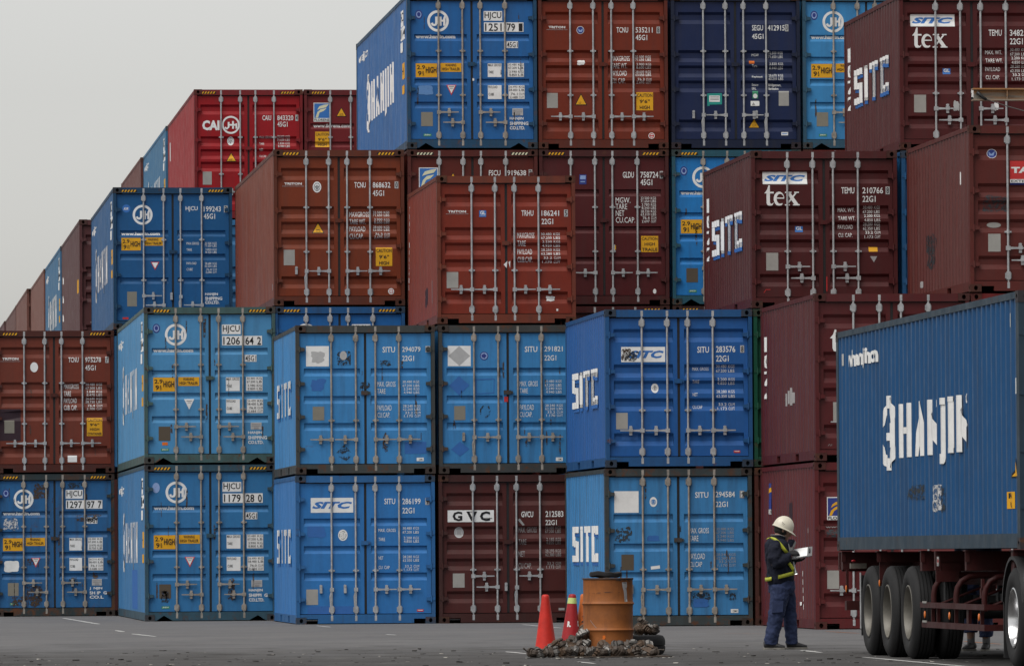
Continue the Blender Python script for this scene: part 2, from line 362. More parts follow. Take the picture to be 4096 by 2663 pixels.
def relief_y(L):
    n = int((L-.36)/.278); p = (L-.36)/n; pts = []
    for i in range(n):
        s = .18+i*p; pts += [(s, 0), (s+.26*p, 0), (s+.50*p, .036), (s+.75*p, .036)]
    return pts+[(L-.18, 0)]
_mc = {}
def cached(key, fn):
    if key not in _mc: _mc[key] = fn()
    return _mc[key]
def inst(name, key, fn, mats, parent):
    """object on a shared mesh, with its own materials"""
    me = cached(key, fn); o = link_obj(name, me, parent)
    for i, m in enumerate(mats): o.material_slots[i].link = 'OBJECT'; o.material_slots[i].material = m
    return o
def finish(mb, name, n=1, smooth=None):
    me = mb.mesh(name, [None]*n)
    bm = bmesh.new(); bm.from_mesh(me); bmesh.ops.recalc_face_normals(bm, faces=bm.faces); bm.to_mesh(me); bm.free()
    if smooth: me.polygons.foreach_set('use_smooth', [True]*len(me.polygons)); me.set_sharp_from_angle(angle=R(smooth))
    return me
def casting_mesh(sx, sy, top):
    """hollow corner casting with oval holes in its end and side faces; centred on the corner, reaching inwards"""
    m = MB(); wx, wy, wz = .178, .162, .118; n = 12
    def holed(o, a, b, wa, wb, ra, rb, inn):
        o, a, b, inn = Vector(o), Vector(a), Vector(b), Vector(inn); c = o+a*wa/2+b*wb/2; rows = [[], [], []]
        for i in range(n):
            t = 2*math.pi*(i+.5)/n; q = 1/max(abs(math.cos(t)), abs(math.sin(t)))
            rows[0].append(c+a*math.cos(t)*q*wa/2+b*math.sin(t)*q*wb/2); rows[1].append(c+a*ra*math.cos(t)+b*rb*math.sin(t)); rows[2].append(rows[1][-1]+inn*.012)
        m.grid(rows, True)
    x0, x1 = (0, wx*-sx); y0, y1 = (0, wy*-sy)
    X = Vector((-sx, 0, 0)); Y = Vector((0, -sy, 0)); Z = Vector((0, 0, 1))
    holed((0, 0, 0), X, Z, wx, wz, .032, .038, Y); holed((0, 0, 0), Y, Z, wy, wz, .038, .028, X)
    for f in ([(x1, y0, 0), (x1, y1, 0), (x1, y1, wz), (x1, y0, wz)], [(x0, y1, 0), (x1, y1, 0), (x1, y1, wz), (x0, y1, wz)],
              [(x0, y0, 0), (x1, y0, 0), (x1, y1, 0), (x0, y1, 0)], [(x0, y0, wz), (x1, y0, wz), (x1, y1, wz), (x0, y1, wz)]): m.face(f)
    return finish(m, 'corner_casting')
def frame_mesh(L, H, notch):
    m = MB(); a, f, bk = W/2-.004, -L/2, L/2
    for s in (-1, 1):
        for y0, y1 in ((f+.006, f+.16), (bk-.16, bk-.006)): m.box(min(s*a, s*(a-.062)), max(s*a, s*(a-.062)), y0, y1, .117, H-.117)
        m.box(min(s*a, s*(a-.06)), max(s*a, s*(a-.06)), f+.161, bk-.161, H-.075, H-.006)
        # bottom side rail, with fork pockets on the short boxes
        X0, X1 = min(s*a, s*(a-.05)), max(s*a, s*(a-.05))
        if L < 7:
            for y0, y1 in ((f+.161, -1.22), (-.86, .86), (1.22, bk-.161)): m.box(X0, X1, y0, y1, .014, .16)
            for y0, y1 in ((-1.22, -.86), (.86, 1.22)): m.box(X0, X1, y0, y1, .135, .16); m.box(X0, X1, y0, y1, .014, .026)
        else: m.box(X0, X1, f+.161, bk-.161, .014, .16)
    c = W/2-.179
    m.box(-c, c, f+.012, f+.11, H-.127, H-.006); m.box(-c, c, bk-.11, bk-.012, H-.127, H-.006); m.box(-c, c, bk-.11, bk-.012, .014, .16)
    if notch == 'V':
        P = [(-c, .014), (-c+.03, .014), (-c+.17, .105), (-c+.33, .014), (c-.33, .014), (c-.17, .105), (c-.03, .014), (c, .014)]
    else:
        P = [(-c, .09), (-c+.20, .09), (-c+.20, .014), (c-.20, .014), (c-.20, .09), (c, .09)]
    m.prism([(x, f+.012, z) for x, z in P]+[(c, f+.012, .168), (-c, f+.012, .168)], (0, .07, 0))
    m.box(-W/2+.066, -c-.001, f+.014, f+.07, .12, .168); m.box(c+.001, W/2-.066, f+.014, f+.07, .12, .168)
    return finish(m, 'frame')
def door_mesh(s, style, H):
    m = MB(); x0, x1 = (-W/2+.072, -.022) if s < 0 else (.022, W/2-.072); y = 0.055; mg = .072; z0, z1 = .18, H-.145
    m.box(x0, x0+mg, y, y+.05, z0, z1); m.box(x1-mg, x1, y, y+.05, z0, z1)
    pr = relief_z(style, H)
    m.grid([[(x0+mg, y+d, z) for z, d in pr], [(x1-mg, y+d, z) for z, d in pr]])
    for X in (x0+mg, x1-mg):
        for i in range(1, len(pr)-1, 4): m.face([(X, y+d, z) for z, d in pr[i:i+4]])
    m.face([(x0, y+.001, z0), (x1, y+.001, z0), (x1, y+.05, z0), (x0, y+.05, z0)]); m.face([(x0, y+.001, z1), (x1, y+.001, z1), (x1, y+.05, z1), (x0, y+.05, z1)])
    return finish(m, 'door')
RODS = {'T': [.608, 1.03, 1.372, 1.795], 'U': [.608, 1.026, 1.366, 1.785], 'S3': [.627, 1.047, 1.391, 1.811], 'H4': [.592, 1.047, 1.38, 1.836], 'G3': [.595, 1.053, 1.382, 1.845], 'H3': [.62, 1.035, 1.38, 1.806]}
def rod_mesh(H):
    m = MB(); y = .027
    m.tube([(0, y, .075), (0, y, H-.045)], .0175, 10)
    for z0, z1, zk in ((.19, .315, 1), (H-.285, H-.16, -1)):
        m.box(-.030, .030, y-.022, .055, z0, z1); m.box(-.048, .048, y+.006, .055, z0+.02, z1-.02)
    for z0, z1 in ((.055, .15), (H-.115, H-.022)):
        m.box(-.020, .020, y-.018, .02, z0, z1); m.box(-.036, .036, y-.010, .014, z0+.03, z0+.052)
    for fr in ((.345, .63) if H > 2.7 else (.36,)): m.box(-.052, .052, y-.012, .055, H*fr-.013, H*fr+.013); m.tube([(0, y, H*fr-.03), (0, y, H*fr+.03)], .026, 8)
    return finish(m, 'lock_rod', 1, 40)
def handle_mesh(d):
    m = MB(); y = .008
    m.box(-.034, .034, y-.004, .05, -.034, .034)
    if d:
        m.prism([(d*.03, y, -.020), (d*.14, y, -.014), (d*.37, y, -.008), (d*.37, y, .010), (d*.14, y, .014), (d*.03, y, .020)], (0, .012, 0))
        m.box(min(d*.17, d*.215), max(d*.17, d*.215), y+.004, .055, -.075, .075); m.box(min(d*.16, d*.225), max(d*.16, d*.225), y-.012, .03, -.022, .034)
        m.tube([(d*.19, y-.008, .055), (d*.19, .05, .055)], .024, 8)
    else:
        m.prism([(-.022, y, -.03), (-.045, y, -.12), (-.03, y, -.36), (-.008, y, -.36), (-.02, y, -.12), (.012, y, -.03)], (0, .012, 0))
    return finish(m, 'handle')
def latch_mesh(): m = MB(); m.box(-.075, .05, .022, .055, -.036, .036); m.box(.02, .085, .028, .055, -.022, .022); return finish(m, 'door_latch')
def PA_(u, v, rd): w_ = rd.uniform(.006, .020); return ('A', u-w_, v, u+w_, v+rd.uniform(.10, .42), 'v', rd.randint(1, 99), .3)
def catch_mesh():
    m = MB(); m.box(-.022, .022, .012, .055, -.07, .07); m.tube([(0, .005, .055), (0, .05, .055)], .024, 8); return finish(m, 'handle_catch')
def hinge_mesh(s):
    m = MB(); m.prism([(-s*.068, -.002, -.022), (s*.01, -.002, -.034), (s*.085, -.002, -.026), (s*.085, -.002, .026), (s*.01, -.002, .034), (-s*.068, -.002, .022)], (0, .056, 0))
    m.tube([(-s*.004, .004, -.055), (-s*.004, .004, .055)], .017, 8); return finish(m, 'hinge')
def side_mesh(s, L, H):
    m = MB(); x = W/2-.010
    if s < 0:
        rows = [[(-(x-d), -L/2+t, z) for t, d in relief_y(L)] for z in (.155, H-.07)]; m.grid(rows)
    else: m.face([(x, -L/2+.16, .155), (x, L/2-.16, .155), (x, L/2-.16, H-.07), (x, -L/2+.16, H-.07)])
    return finish(m, 'side_panel')
def plate_mesh(pts, name): m = MB(); m.face(pts); return finish(m, name)
def seal_backing_mesh(L, H): m = MB(); m.box(-W/2+.06, W/2-.06, -L/2+.098, -L/2+.12, .12, H-.10); m.box(-W/2+.179, W/2-.179, -L/2+.045, -L/2+.098, H-.1445, H-.1275); m.box(-.020, .020, -L/2+.060, -L/2+.098, .182, H-.146); return finish(m, 'seal_and_dark_backing')  # gaskets, plus a black sheet behind the doors that paints their gaps dark

def clusters(ops, gap):
    """marks that stand apart become separate pieces"""
    q = Marks(); run_ops(q, ops); G = []
    for it in q.items:
        us = [p[0] for p in it[0]]; vs = [p[1] for p in it[0]]; bb = [min(us)-gap/2, min(vs)-gap/2, max(us)+gap/2, max(vs)+gap/2]; mine = [it]; rest = []
        for b2, its in G:
            if b2[0] < bb[2] and bb[0] < b2[2] and b2[1] < bb[3] and bb[1] < b2[3]: bb = [min(bb[0], b2[0]), min(bb[1], b2[1]), max(bb[2], b2[2]), max(bb[3], b2[3])]; mine = its+mine
            else: rest.append((b2, its))
        G = rest+[(bb, mine)]
    out = []
    for _, its in G: m = Marks(); m.items = its; out.append(m)
    return out
def container(name, label, x, y, z, L, H, col, style, frame=None, handles=None, notch='R', rust=.15, dirt=.25, fade=.25, group=None, hz='y', marks=(), side=(), rodmat=None, simple_box=False, streak=None, rz=0.0, side_col=None, cat='container'):
    """x = left edge, y = door end, z = underside"""
    c = thing(name, label, cat, (x+W/2, y+L/2, z), group); c.rotation_euler.z = rz
    P = paint(col, rust, dirt, .5, fade); PF = paint(frame or col, min(1, rust+.35), dirt+.15, .55, fade); f = -L/2
    PS = paint(side_col or col, rust, dirt+.1, .5, fade, streak if streak is not None else (.42 if L > 7 and y > 70 else .16))
    cc = tuple(int(a*.45+b*.55) for a, b in zip(frame or col, (62, 44, 36))); PC = paint(cc, .7, .4, .6, .2)
    inst('frame', ('frame', L, H, notch), lambda: frame_mesh(L, H, notch), [PF], c)
    inst('side_panel', ('side', -1, L, H), lambda: side_mesh(-1, L, H), [PS], c)
    inst('side_panel', ('side', 1, L, H), lambda: side_mesh(1, L, H), [P], c)
    a = W/2-.01
    inst('roof_panel', ('roof', L, H), lambda: plate_mesh([(-a, f+.02, H-.02), (a, f+.02, H-.02), (a, -f-.02, H-.02), (-a, -f-.02, H-.02)], 'roof_panel'), [P], c)
    inst('end_wall', ('end', L, H), lambda: plate_mesh([(-a, -f-.05, .1), (a, -f-.05, .1), (a, -f-.05, H-.1), (-a, -f-.05, H-.1)], 'end_wall'), [P], c)
    inst('floor', ('floor', L), lambda: plate_mesh([(-a, f+.09, .13), (a, f+.09, .13), (a, -f-.05, .13), (-a, -f-.05, .13)], 'floor'), [FLOORM], c)
    inst('seal_and_dark_backing', ('seal', L, H), lambda: seal_backing_mesh(L, H), [RUBBER], c)
    D = {}
    for s in (-1, 1):
        d = inst('door', ('door', s, style, H), lambda: door_mesh(s, style, H), [P], c); d.location = (0, f, 0); D[s] = d
    if simple_box: return c
    for sx in (-1, 1):
        for sy in (-1, 1):
            for t in (0, 1):
                if sy > 0 and sx > 0: continue
                o = inst('corner_casting', ('cast', sx, sy), lambda: casting_mesh(sx, sy, t), [PC], c); o.location = (sx*W/2, sy*L/2, t*(H-.118))
    G = rodmat or GALV
    handles = handles or ([(-1, .60), (-1, .60), (1, .60), (1, .60)])
    rd = random.Random(int(x*97+y*31+z*53)); jx = rd.uniform(-.005, .005)
    o = inst('door_latch', ('latch',), latch_mesh, [PF], c); o.location = (0, f, H*.545)
    if rust >= .2:
        ops = [PA_(rd.uniform(.2, 2.25), rd.uniform(.25, H-.5), rd) for _ in range(int(5+rust*14))]; marks = list(marks)+[('rust_streak', None, [o_]) for o_ in ops]
    for i, (u, (hd, hz_)) in enumerate(zip(RODS[style], handles)):
        dr = D[-1 if i < 2 else 1]; xx = u-W/2+jx*(1 if i in (0, 3) else -1)
        o = inst('lock_rod', ('rod', H), lambda: rod_mesh(H), [G], dr); o.location = (xx, 0, 0)
        o = inst('handle', ('handle', hd), lambda: handle_mesh(hd), [G], dr); o.location = (xx, 0, hz_)
        if hd == 0: o = inst('handle_catch', ('catch',), catch_mesh, [G], dr); o.location = (xx-.19, 0, hz_+.01)
    for s in (-1, 1):
        for fr in (.115, .365, .62, .885):
            o = inst('hinge', ('hinge', s), lambda: hinge_mesh(-s), [PF], D[s]); o.location = (s*(W/2-.074), 0, .17+fr*(H-.33))
    if hz:
        for u0 in (.155, 1.935):
            q = Marks(); z0, z1 = H-.098, H-.052; q.rect(u0, z0, u0+.335, z1, 'k')
            for k in range(5): b = u0+.012+k*.062; q.poly([(b, z0), (b+.031, z0), (b+.06, z1), (b+.029, z1)], hz)
            q.build('hazard_stripe', c, lambda u, v, l: (u-W/2, f+.012-l, v), [], 0)
    if marks:
        pr = relief_z(style, H); br = [p[0] for p in pr]
        def place(u, v, l):
            inside = (.145 <= u <= 1.125) or (1.313 <= u <= 2.293)
            return (u-W/2, .055+(interp(pr, v) if inside else 0)-l, v)
        for nm, lab, ops in marks:
            for q in clusters(ops, .06):
                us = [v[0] for it in q.items for v in it[0]]
                o = q.build(nm, D[-1 if sum(us)/len(us) < W/2 else 1], place, br, 1)
                if lab: o['label'] = lab
    if side:
        pr = relief_y(L); br = [-p[0] for p in pr]; sp = [o for o in c.children if o.name.split('.')[0] == 'side_panel'][0]
        for nm, ops in side:
            for q in clusters(ops, .3): q.build(nm, sp, lambda u, v, l: (-(W/2-.010)+interp(pr, -u)-l*1.5, -L/2-u, v), br, 0)
    return c

# mark recipes: FR turns measurements taken off one door (x right, y down) into metres on that door
_fr = [0, 0, 1]
def FR(x0, yb, s): _fr[:] = [x0, yb, s]
def U(x): return (x-_fr[0])/_fr[2]
def V(y): return (_fr[1]-y)/_fr[2]
def T(t, x0, yb, x1, yt, c='w', bold=.012, shear=0.0): return ('T', t, U(x0), V(yb), U(x1), V(yt), c, bold, shear)
def B(x0, yt, x1, yb, c): return ('R', U(x0), V(yb), U(x1), V(yt), c)
def EL(cx, cy, rx, ry, c): return ('E', U(cx), V(cy), rx/_fr[2], ry/_fr[2], c)
def PL(pts, c): return ('P', [(U(x), V(y)) for x, y in pts], c)
def PA(x0, yt, x1, yb, c, seed=1, jag=.2): return ('A', U(x0), V(yb), U(x1), V(yt), c, seed, jag)
def SEAL(cx, cy, rx, ry, c='w', c2='D'): return ('SEAL', U(cx), V(cy), rx/_fr[2], ry/_fr[2], c, c2)
def ST_(pts, wd, c): return ('S', [(U(x), V(y)) for x, y in pts], wd/_fr[2], c)
def RING(cx, cy, r, k=.75, c='W'): return ('O', U(cx), V(cy), r/_fr[2], r/_fr[2], k, c)
def JH(cx, cy, r, c='W'):
    e = r/90.0
    pts = lambda q: [(cx+x*e, cy+y*e) for x, y in q]
    return [RING(cx, cy, r, .76, c), ST_(pts([(-14, -36), (-14, 18), (-20, 30), (-32, 35), (-46, 30), (-52, 16)]), 19*e, c), ST_(pts([(20, 40), (20, -36)]), 19*e, c), ST_(pts([(12, -2), (54, -2)]), 17*e, c), ST_(pts([(52, 40), (52, -20), (58, -34), (70, -38)]), 19*e, c)]
def VALS(x0, x1, base, h, rows, c='w', split=True):
    out = []
    for b, (n_, u_) in zip(base, rows):
        wd = x1-x0; out += [T(n_, x0+wd*(.06*(6-len(n_)) if len(n_) < 6 else 0), b, x0+wd*.56, b-h, c, .0), T(u_, x0+wd*.66, b, x1, b-h, c, .0)]
    return out
def run_ops(q, ops):
    for o in ops:
        if isinstance(o, list): run_ops(q, o); continue
        k = o[0]
        if k == 'T': q.text(*o[1:])
        elif k == 'L': q.block(*o[1:])
        elif k == 'R': q.rect(*o[1:])
        elif k == 'E': q.ell(*o[1:])
        elif k == 'P': q.poly(o[1], o[2])
        elif k == 'S': q.stroke(o[1], o[2], o[3])
        elif k == 'O': q.ring(*o[1:])
        elif k == 'A': q.patch(o[1], o[2], o[3], o[4], o[5], o[6], 24, o[7])
        elif k == 'SEAL':
            u, v, a, b, c, c2 = o[1:]
            q.ell(u, v, a, b, c); q.ring(u, v, a*.74, b*.74, .86, c2); q.ell(u, v-b*.05, a*.34, b*.46, c2); q.rect(u-a*.5, v+b*.05, u+a*.5, v+b*.16, c2); q.rect(u-a*.08, v-b*.4, u+a*.08, v+b*.4, c)

# ---- markings shared by the blue high boxes with white number labels (measured on one of them)
def ringbox_marks(num, rest, seal='n', extra=(), tare=('3.990', '8.800'), pay=('26.490', '58.400'), cube=('76.0', '2.684'), tri='r', plate='p', green=True, small=True, firm=('HANJIN', 'SHIPPING', 'CO.LTD.'), dot=False):
    FR(1187, 1441, 445)
    k = 'k'
    mk = [('ring_mark', None, [JH(1450, 381, 90)]), ('web_address', None, [T('www.hanjin.com', 1262, 534, 1595, 494, 'W', .055)]),
      ('height_sticker', None, [B(1262, 733, 1440, 848, 'y'), T('2.9', 1272, 783, 1340, 748, k, .02), T('9', 1280, 836, 1310, 796, k, .02), T('1', 1319, 812, 1326, 797, k), T('2', 1316, 834, 1331, 818, k), B(1315, 814, 1332, 816, k), T('HIGH', 1345, 812, 1434, 762, k, .02)]),
      ('warning_sticker', None, [B(1468, 730, 1642, 803, 'y'), T('WARNING', 1508, 760, 1600, 736, k, .02), T('HIGH TRAILER', 1480, 792, 1630, 768, k, .02)]),
      ('triangle_sticker', None, [PL([(1516, 912), (1600, 912), (1558, 998)], tri), PL([(1526, 917), (1590, 917), (1558, 982)], 'W'), B(1536, 922, 1580, 930, 'd'), B(1545, 938, 1571, 943, 'd')]),
      ('identity_plate', None, [B(1305, 1137, 1402, 1254, plate)]),
      ('number_label', None, [B(1830, 298, 1985, 378, 'W'), T('HJCU', 1838, 372, 1978, 306, k, .015), B(1832, 392, 2162, 470, 'W'), T(num, 1842, 464, 1980, 400, k, .015), T(rest[0], 2024, 464, 2092, 400, k, .015), T(rest[1], 2122, 464, 2154, 400, k, .015)]),
      ('type_label', None, [B(2018, 548, 2116, 605, 'W'), T('45G1', 2024, 600, 2112, 554, k, .015)]),
      ('weight_label', None, [B(1862, 733, 1976, 846, 'W'), T('MAX GROSS', 1866, 758, 1972, 736, k, .01), T('TARE', 1868, 816, 1910, 794, k, .01), B(2028, 730, 2164, 845, 'W'), *VALS(2034, 2158, (752, 778, 810, 836), 18, (('30.480', 'KG'), ('67.200', 'LB'), (tare[0], 'KG'), (tare[1], 'LB')), k)]),
      ('payload_label', None, [B(1862, 914, 1976, 1029, 'W'), T('PAYLOAD', 1866, 940, 1942, 918, k, .01), T('CUBE', 1868, 1000, 1912, 978, k, .01), B(2034, 914, 2168, 1028, 'W'), *VALS(2038, 2164, (936, 962, 994, 1022), 18, ((pay[0], 'KG'), (pay[1], 'LB'), (cube[0], 'CU.M'), (cube[1], 'CU.FT')), k)]),
      ('company_lettering', None, [T(firm[0], 2043, 1206, 2158, 1178, 'w', .03), T(firm[1], 2043, 1245, 2198, 1217, 'w', .03), T(firm[2], 2043, 1283, 2170, 1255, 'w', .03)])]
    if seal: mk.append(('seal_sticker', None, [EL(1290, 328, 30, 38, seal), EL(1290, 328, 22, 28, 'l' if seal == 'n' else 'W'), EL(1290, 326, 14, 18, seal)]))
    if small: mk.append(('notice_label', None, [B(2065, 1106, 2154, 1164, 'g'), B(2074, 1116, 2146, 1124, 'd'), B(2074, 1130, 2146, 1138, 'd'), B(2090, 1144, 2130, 1158, 'd')]))
    if green: mk.append(('maker_label', None, [B(1324, 1317, 1390, 1338, 'e'), T('JINDO', 1332, 1334, 1382, 1321, 'w', .02)]))
    return mk+list(extra)
def pitch(L): n = int((L-.36)/.278); return (L-.36)/n
RC = lambda a, b, c, d: [(a, b), (c, b), (c, d), (a, d)]
FULL = [RC(0, 0, 1, 1)]
CELL = {'H': [FULL, [RC(0, .44, 1, .56)], FULL], 'A2': [[[(.1, 0), (.5, 0), (.6, .24), (1, .24), (1, .38), (.64, .38), (1, .72), (1, 1), (.75, 1)]], [[(0, 1), (.35, 1), (1, 0), (.35, 0), (.22, .24), (0, .24)]]],
 'A3': [[[(0, 0), (.7, 0), (1, .3), (1, .66), (.75, .6)]], [[(0, .5), (0, .82), (.3, 1), (.8, 1), (1, .8), (1, .5), (.5, .78)], RC(0, .22, 1, .36)], [[(1, 0), (.3, 0), (0, .3), (0, .7), (.3, .6)]]],
 'N2': [FULL, [[(0, .78), (1, .42), (1, .02), (0, .42)], [(.62, .86), (.8, .84), (.95, .9), (.95, .98), (.8, 1.02), (.62, .98)]]], 'N3': [FULL, [[(0, .95), (1, .55), (1, .1), (0, .55)]], [RC(.2, .0, 1, 1), [(0, .55), (.2, .5), (.2, 0), (0, .12)]]],
 'J': [[RC(.1, .0, .9, 1), RC(0, .88, 1, 1), [(-.1, -.18), (.55, -.18), (.9, 0), (.1, 0)]]], 'I': [[RC(.05, 0, .95, 1), RC(0, 0, 1, .09), RC(0, .91, 1, 1)]],
 'O': [[[(.1, .62), (.2, .95), (1, 1.24), (1, .98), (.55, .86), (.42, .66)], [(.1, .28), (.1, -.12), (1, -.26), (1, .02), (.5, .06), (.42, .22)]], [RC(0, 1.0, 1, 1.26), RC(0, -.27, 1, -.02), RC(.15, .34, 1, .5), RC(.55, .2, 1, .7)], [[(0, 1.24), (.7, 1.0), (1, .78), (1, .22), (.7, -.02), (0, -.24), (0, .0), (.35, .22), (.35, .74), (0, .98)]]],
 'S': [[RC(.1, .82, 1, 1), RC(.1, .45, 1, .84), RC(.1, 0, 1, .18)], [RC(0, .82, 1, 1), RC(0, .42, 1, .60), RC(0, 0, 1, .18)], [RC(0, .82, 1, 1), RC(0, .0, 1, .58)]], 'T': [[RC(0, .82, 1, 1)], FULL, [RC(0, .82, 1, 1)]], 'C': [FULL, [RC(0, .80, 1, 1), RC(0, 0, 1, .20)], [RC(0, .76, 1, 1), RC(0, 0, 1, .24)]]}
def cells(word, k, L, z0, z1, col, dz=0.0, slant=0.0, sx=1.0):
    """capitals laid out rib by rib on a corrugated side; k = rib where the word starts"""
    p = pitch(L); ops = []; first = k
    for key in word:
        for cell in CELL[key]:
            u = -(.18+.38*p+k*p)
            for pl in cell: ops.append(('P', [(u+x*p*sx, z0+dz+y*(z1-z0)+slant*(first-k+x)) for x, y in pl], col))
            k -= 1
        k -= 1
    return ops
def ribtext(parts, k, L, z0, z1, col):
    p = pitch(L); ops = []
    for i, t in enumerate(parts):
        if t: u = -(.18+(k-i)*p); ops.append(('T', t, u-.24*p, z0-(.05 if 'j' in t else 0), u+.24*p, z1 if t not in ('n', 'vv', '.c', 'a') else z0+(z1-z0)*.72, col, .04))
    return ops
def HJSIDE(lab=True, sx=.42):
    A = [('ring_mark', cells(['O'], 33, L40, 1.10, 1.86, 'W', sx=sx)), ('line_name', cells(['H', 'A3', 'N3', 'J', 'I', 'N3'], 29, L40, 1.08, 1.86, 'W', sx=sx))]
    A.append(('web_address', [('T', 'www.hanjin.com', -11.6, 2.40, -9.4, 2.62, 'w', .03)]))
    if lab:
        A.append(('number_label', [('R', -1.36, 2.36, -.8, 2.66, 'W'), ('T', 'HJCU', -1.32, 2.40, -.84, 2.62, 'k', .01), ('R', -1.36, 2.1, -.62, 2.34, 'W'), ('T', '120664', -1.32, 2.13, -.66, 2.31, 'k', .01), ('R', -1.36, 1.88, -1.0, 2.06, 'W')]))
        A.append(('height_sticker', [('R', -1.10, 1.36, -.72, 1.66, 'y'), ('T', 'HIGH', -1.06, 1.44, -.76, 1.58, 'k'), ('R', -1.10, 1.08, -.72, 1.24, 'y')]))
    return A
def SITCSIDE(upright=False, digits=None, sx=1.0):
    A = [('line_name', cells(['S', 'I', 'T', 'C'], 16, L20, 1.06, 1.66, 'B', -.06, sx=sx)+cells(['S', 'I', 'T', 'C'], 16, L20, 1.06, 1.66, 'W', sx=sx))]
    if digits: A.append(('side_number', [('T', ch, -5.66, 2.1-.28*i-.24, -5.34, 2.1-.28*i, 'W', .02) for i, ch in enumerate(digits)]))
    return A
def STRIP(s, L, z1=2.34, h=.095, u=None):
    u = u or (-5.66 if L < 7 else -11.62)
    return [('side_number', [('T', ch, u, z1-.13*i-h, u+.07, z1-.13*i, 'w', .02) for i, ch in enumerate(s) if ch != ' '])]
def TEX(x0, yb, x1, yt): w_ = x1-x0; return [('L', ch, U(x0+w_*a), V(yb), U(x0+w_*b), V(yt), 'W') for ch, a, b in (('t', 0, .29), ('e', .27, .58), ('x', .60, 1.0))]
def SITUNUM(num, chk=None, cx=None):
    """row positions on the short blue boxes: number, type, weights"""
    o = [T('SITU', 977, 373, 1070, 331, 'w', .012), T(num, 1122, 369, 1258, 331, 'w', .012)]
    if chk: o += [B(1294, 326, 1328, 372, 'g'), T(chk, 1300, 368, 1322, 330, 'k', .01)]
    return [('serial_lettering', None, o+[T('22G1', 1122, 436, 1210, 397, 'w', .012)])]
def SITUTAB():
    c = 'w'
    return [('weight_lettering', None, [T('MAX. GROSS', 937, 625, 1072, 587, c, -.0), T('TARE', 937, 676, 998, 640, c, 0), T('PAYLOAD', 937, 800, 1042, 760, c, 0), T('CU.CAP.', 937, 851, 1030, 814, c, 0),
        *VALS(1124, 1248, (598, 626, 651, 677), 18, (('30.480', 'KGS'), ('67.200', 'LBS'), ('2.240', 'KGS'), ('4.940', 'LBS')), c), *VALS(1126, 1256, (776, 800, 826, 850), 18, (('28.240', 'KGS'), ('62.260', 'LBS'), ('33.2', 'CU.M'), ('1.170', 'CU.FT')), c)])]
def TRITON(x0, yb, x1, yt): return ('owner_lettering', None, [T('TRITON', x0+(x1-x0)*.1, yb-(yb-yt)*.42, x1-(x1-x0)*.1, yt, 'w', .035), T('www.tritoncontainer.com', x0, yb, x1, yb-(yb-yt)*.26, 'd', .01)])
def WARN(cx, yt, yb, w_): return ('triangle_sticker', None, [PL([(cx-w_/2, yb), (cx+w_/2, yb), (cx, yt)], 'k'), PL([(cx-w_*.41, yb-(yb-yt)*.07), (cx+w_*.41, yb-(yb-yt)*.07), (cx, yt+(yb-yt)*.13)], 'y'), B(cx-w_*.16, yb-(yb-yt)*.33, cx+w_*.16, yb-(yb-yt)*.27, 'm'), B(cx-w_*.2, yb-(yb-yt)*.2, cx+w_*.2, yb-(yb-yt)*.14, 'm')])
def CAUT(x0, yt, x1, yb, lines, c='y'):
    h = (yb-yt)/len(lines); return ('caution_sticker', None, [B(x0, yt, x1, yb, c)]+[T(t, (x0+x1)/2-(x1-x0)*min(.46, .075*len(t)), yt+h*(i+.80), (x0+x1)/2+(x1-x0)*min(.46, .075*len(t)), yt+h*(i+.22), 'k', .015) for i, t in enumerate(lines)])
def SERIAL(a, n_, k, ty, xa, xb, xc, xd, xe, xf, b1, h, b2, ty_w=.66):
    o = [T(a, xa, b1, xb, b1-h, 'w', .012), T(n_, xc, b1, xd, b1-h, 'w', .012)]
    if k: o += [B(xe, b1-h*1.12, xf, b1+h*.12, 'g'), T(k, xe+(xf-xe)*.2, b1, xf-(xf-xe)*.2, b1-h, 'k', .01)]
    if ty: o.append(T(ty, xc, b2, xc+(xd-xc)*ty_w, b2-h, 'w', .012))
    return ('serial_lettering', None, o)
def TAB(names, xn, bn, hn, wn, xv0, xv1, bv, hv, rows, c='w', cv=None):
    return ('weight_lettering', None, [T(t, xn, b, xn+w_, b-hn, c, 0) for t, b, w_ in zip(names, bn, wn)]+VALS(xv0, xv1, bv, hv, rows, cv or c))
KL = ('KGS', 'LBS')
def rows8(a, b, c_, d, e, f, g, h): return ((a, 'KGS'), (b, 'LBS'), (c_, 'KGS'), (d, 'LBS'), (e, 'KGS'), (f, 'LBS'), (g, 'CU.M'), (h, 'CU.FT'))

HH = [(1, .68), (-1, .49), (1, .68), (-1, .49)]            # staggered handles of the older blue boxes
ZL = lambda n, h: n*(h+.02)                                # underside of the n-th tier up
YN, YM, YA, YB, YC, YD = 100.54, 106.9, 113.9, 121.3, 133.63, 146.4
S20 = dict(L=L20, H=ST); S40 = dict(L=L40, H=HC)
G40 = 'forty foot containers stacked door end forward'; G20 = 'twenty foot containers stacked in the front bays'

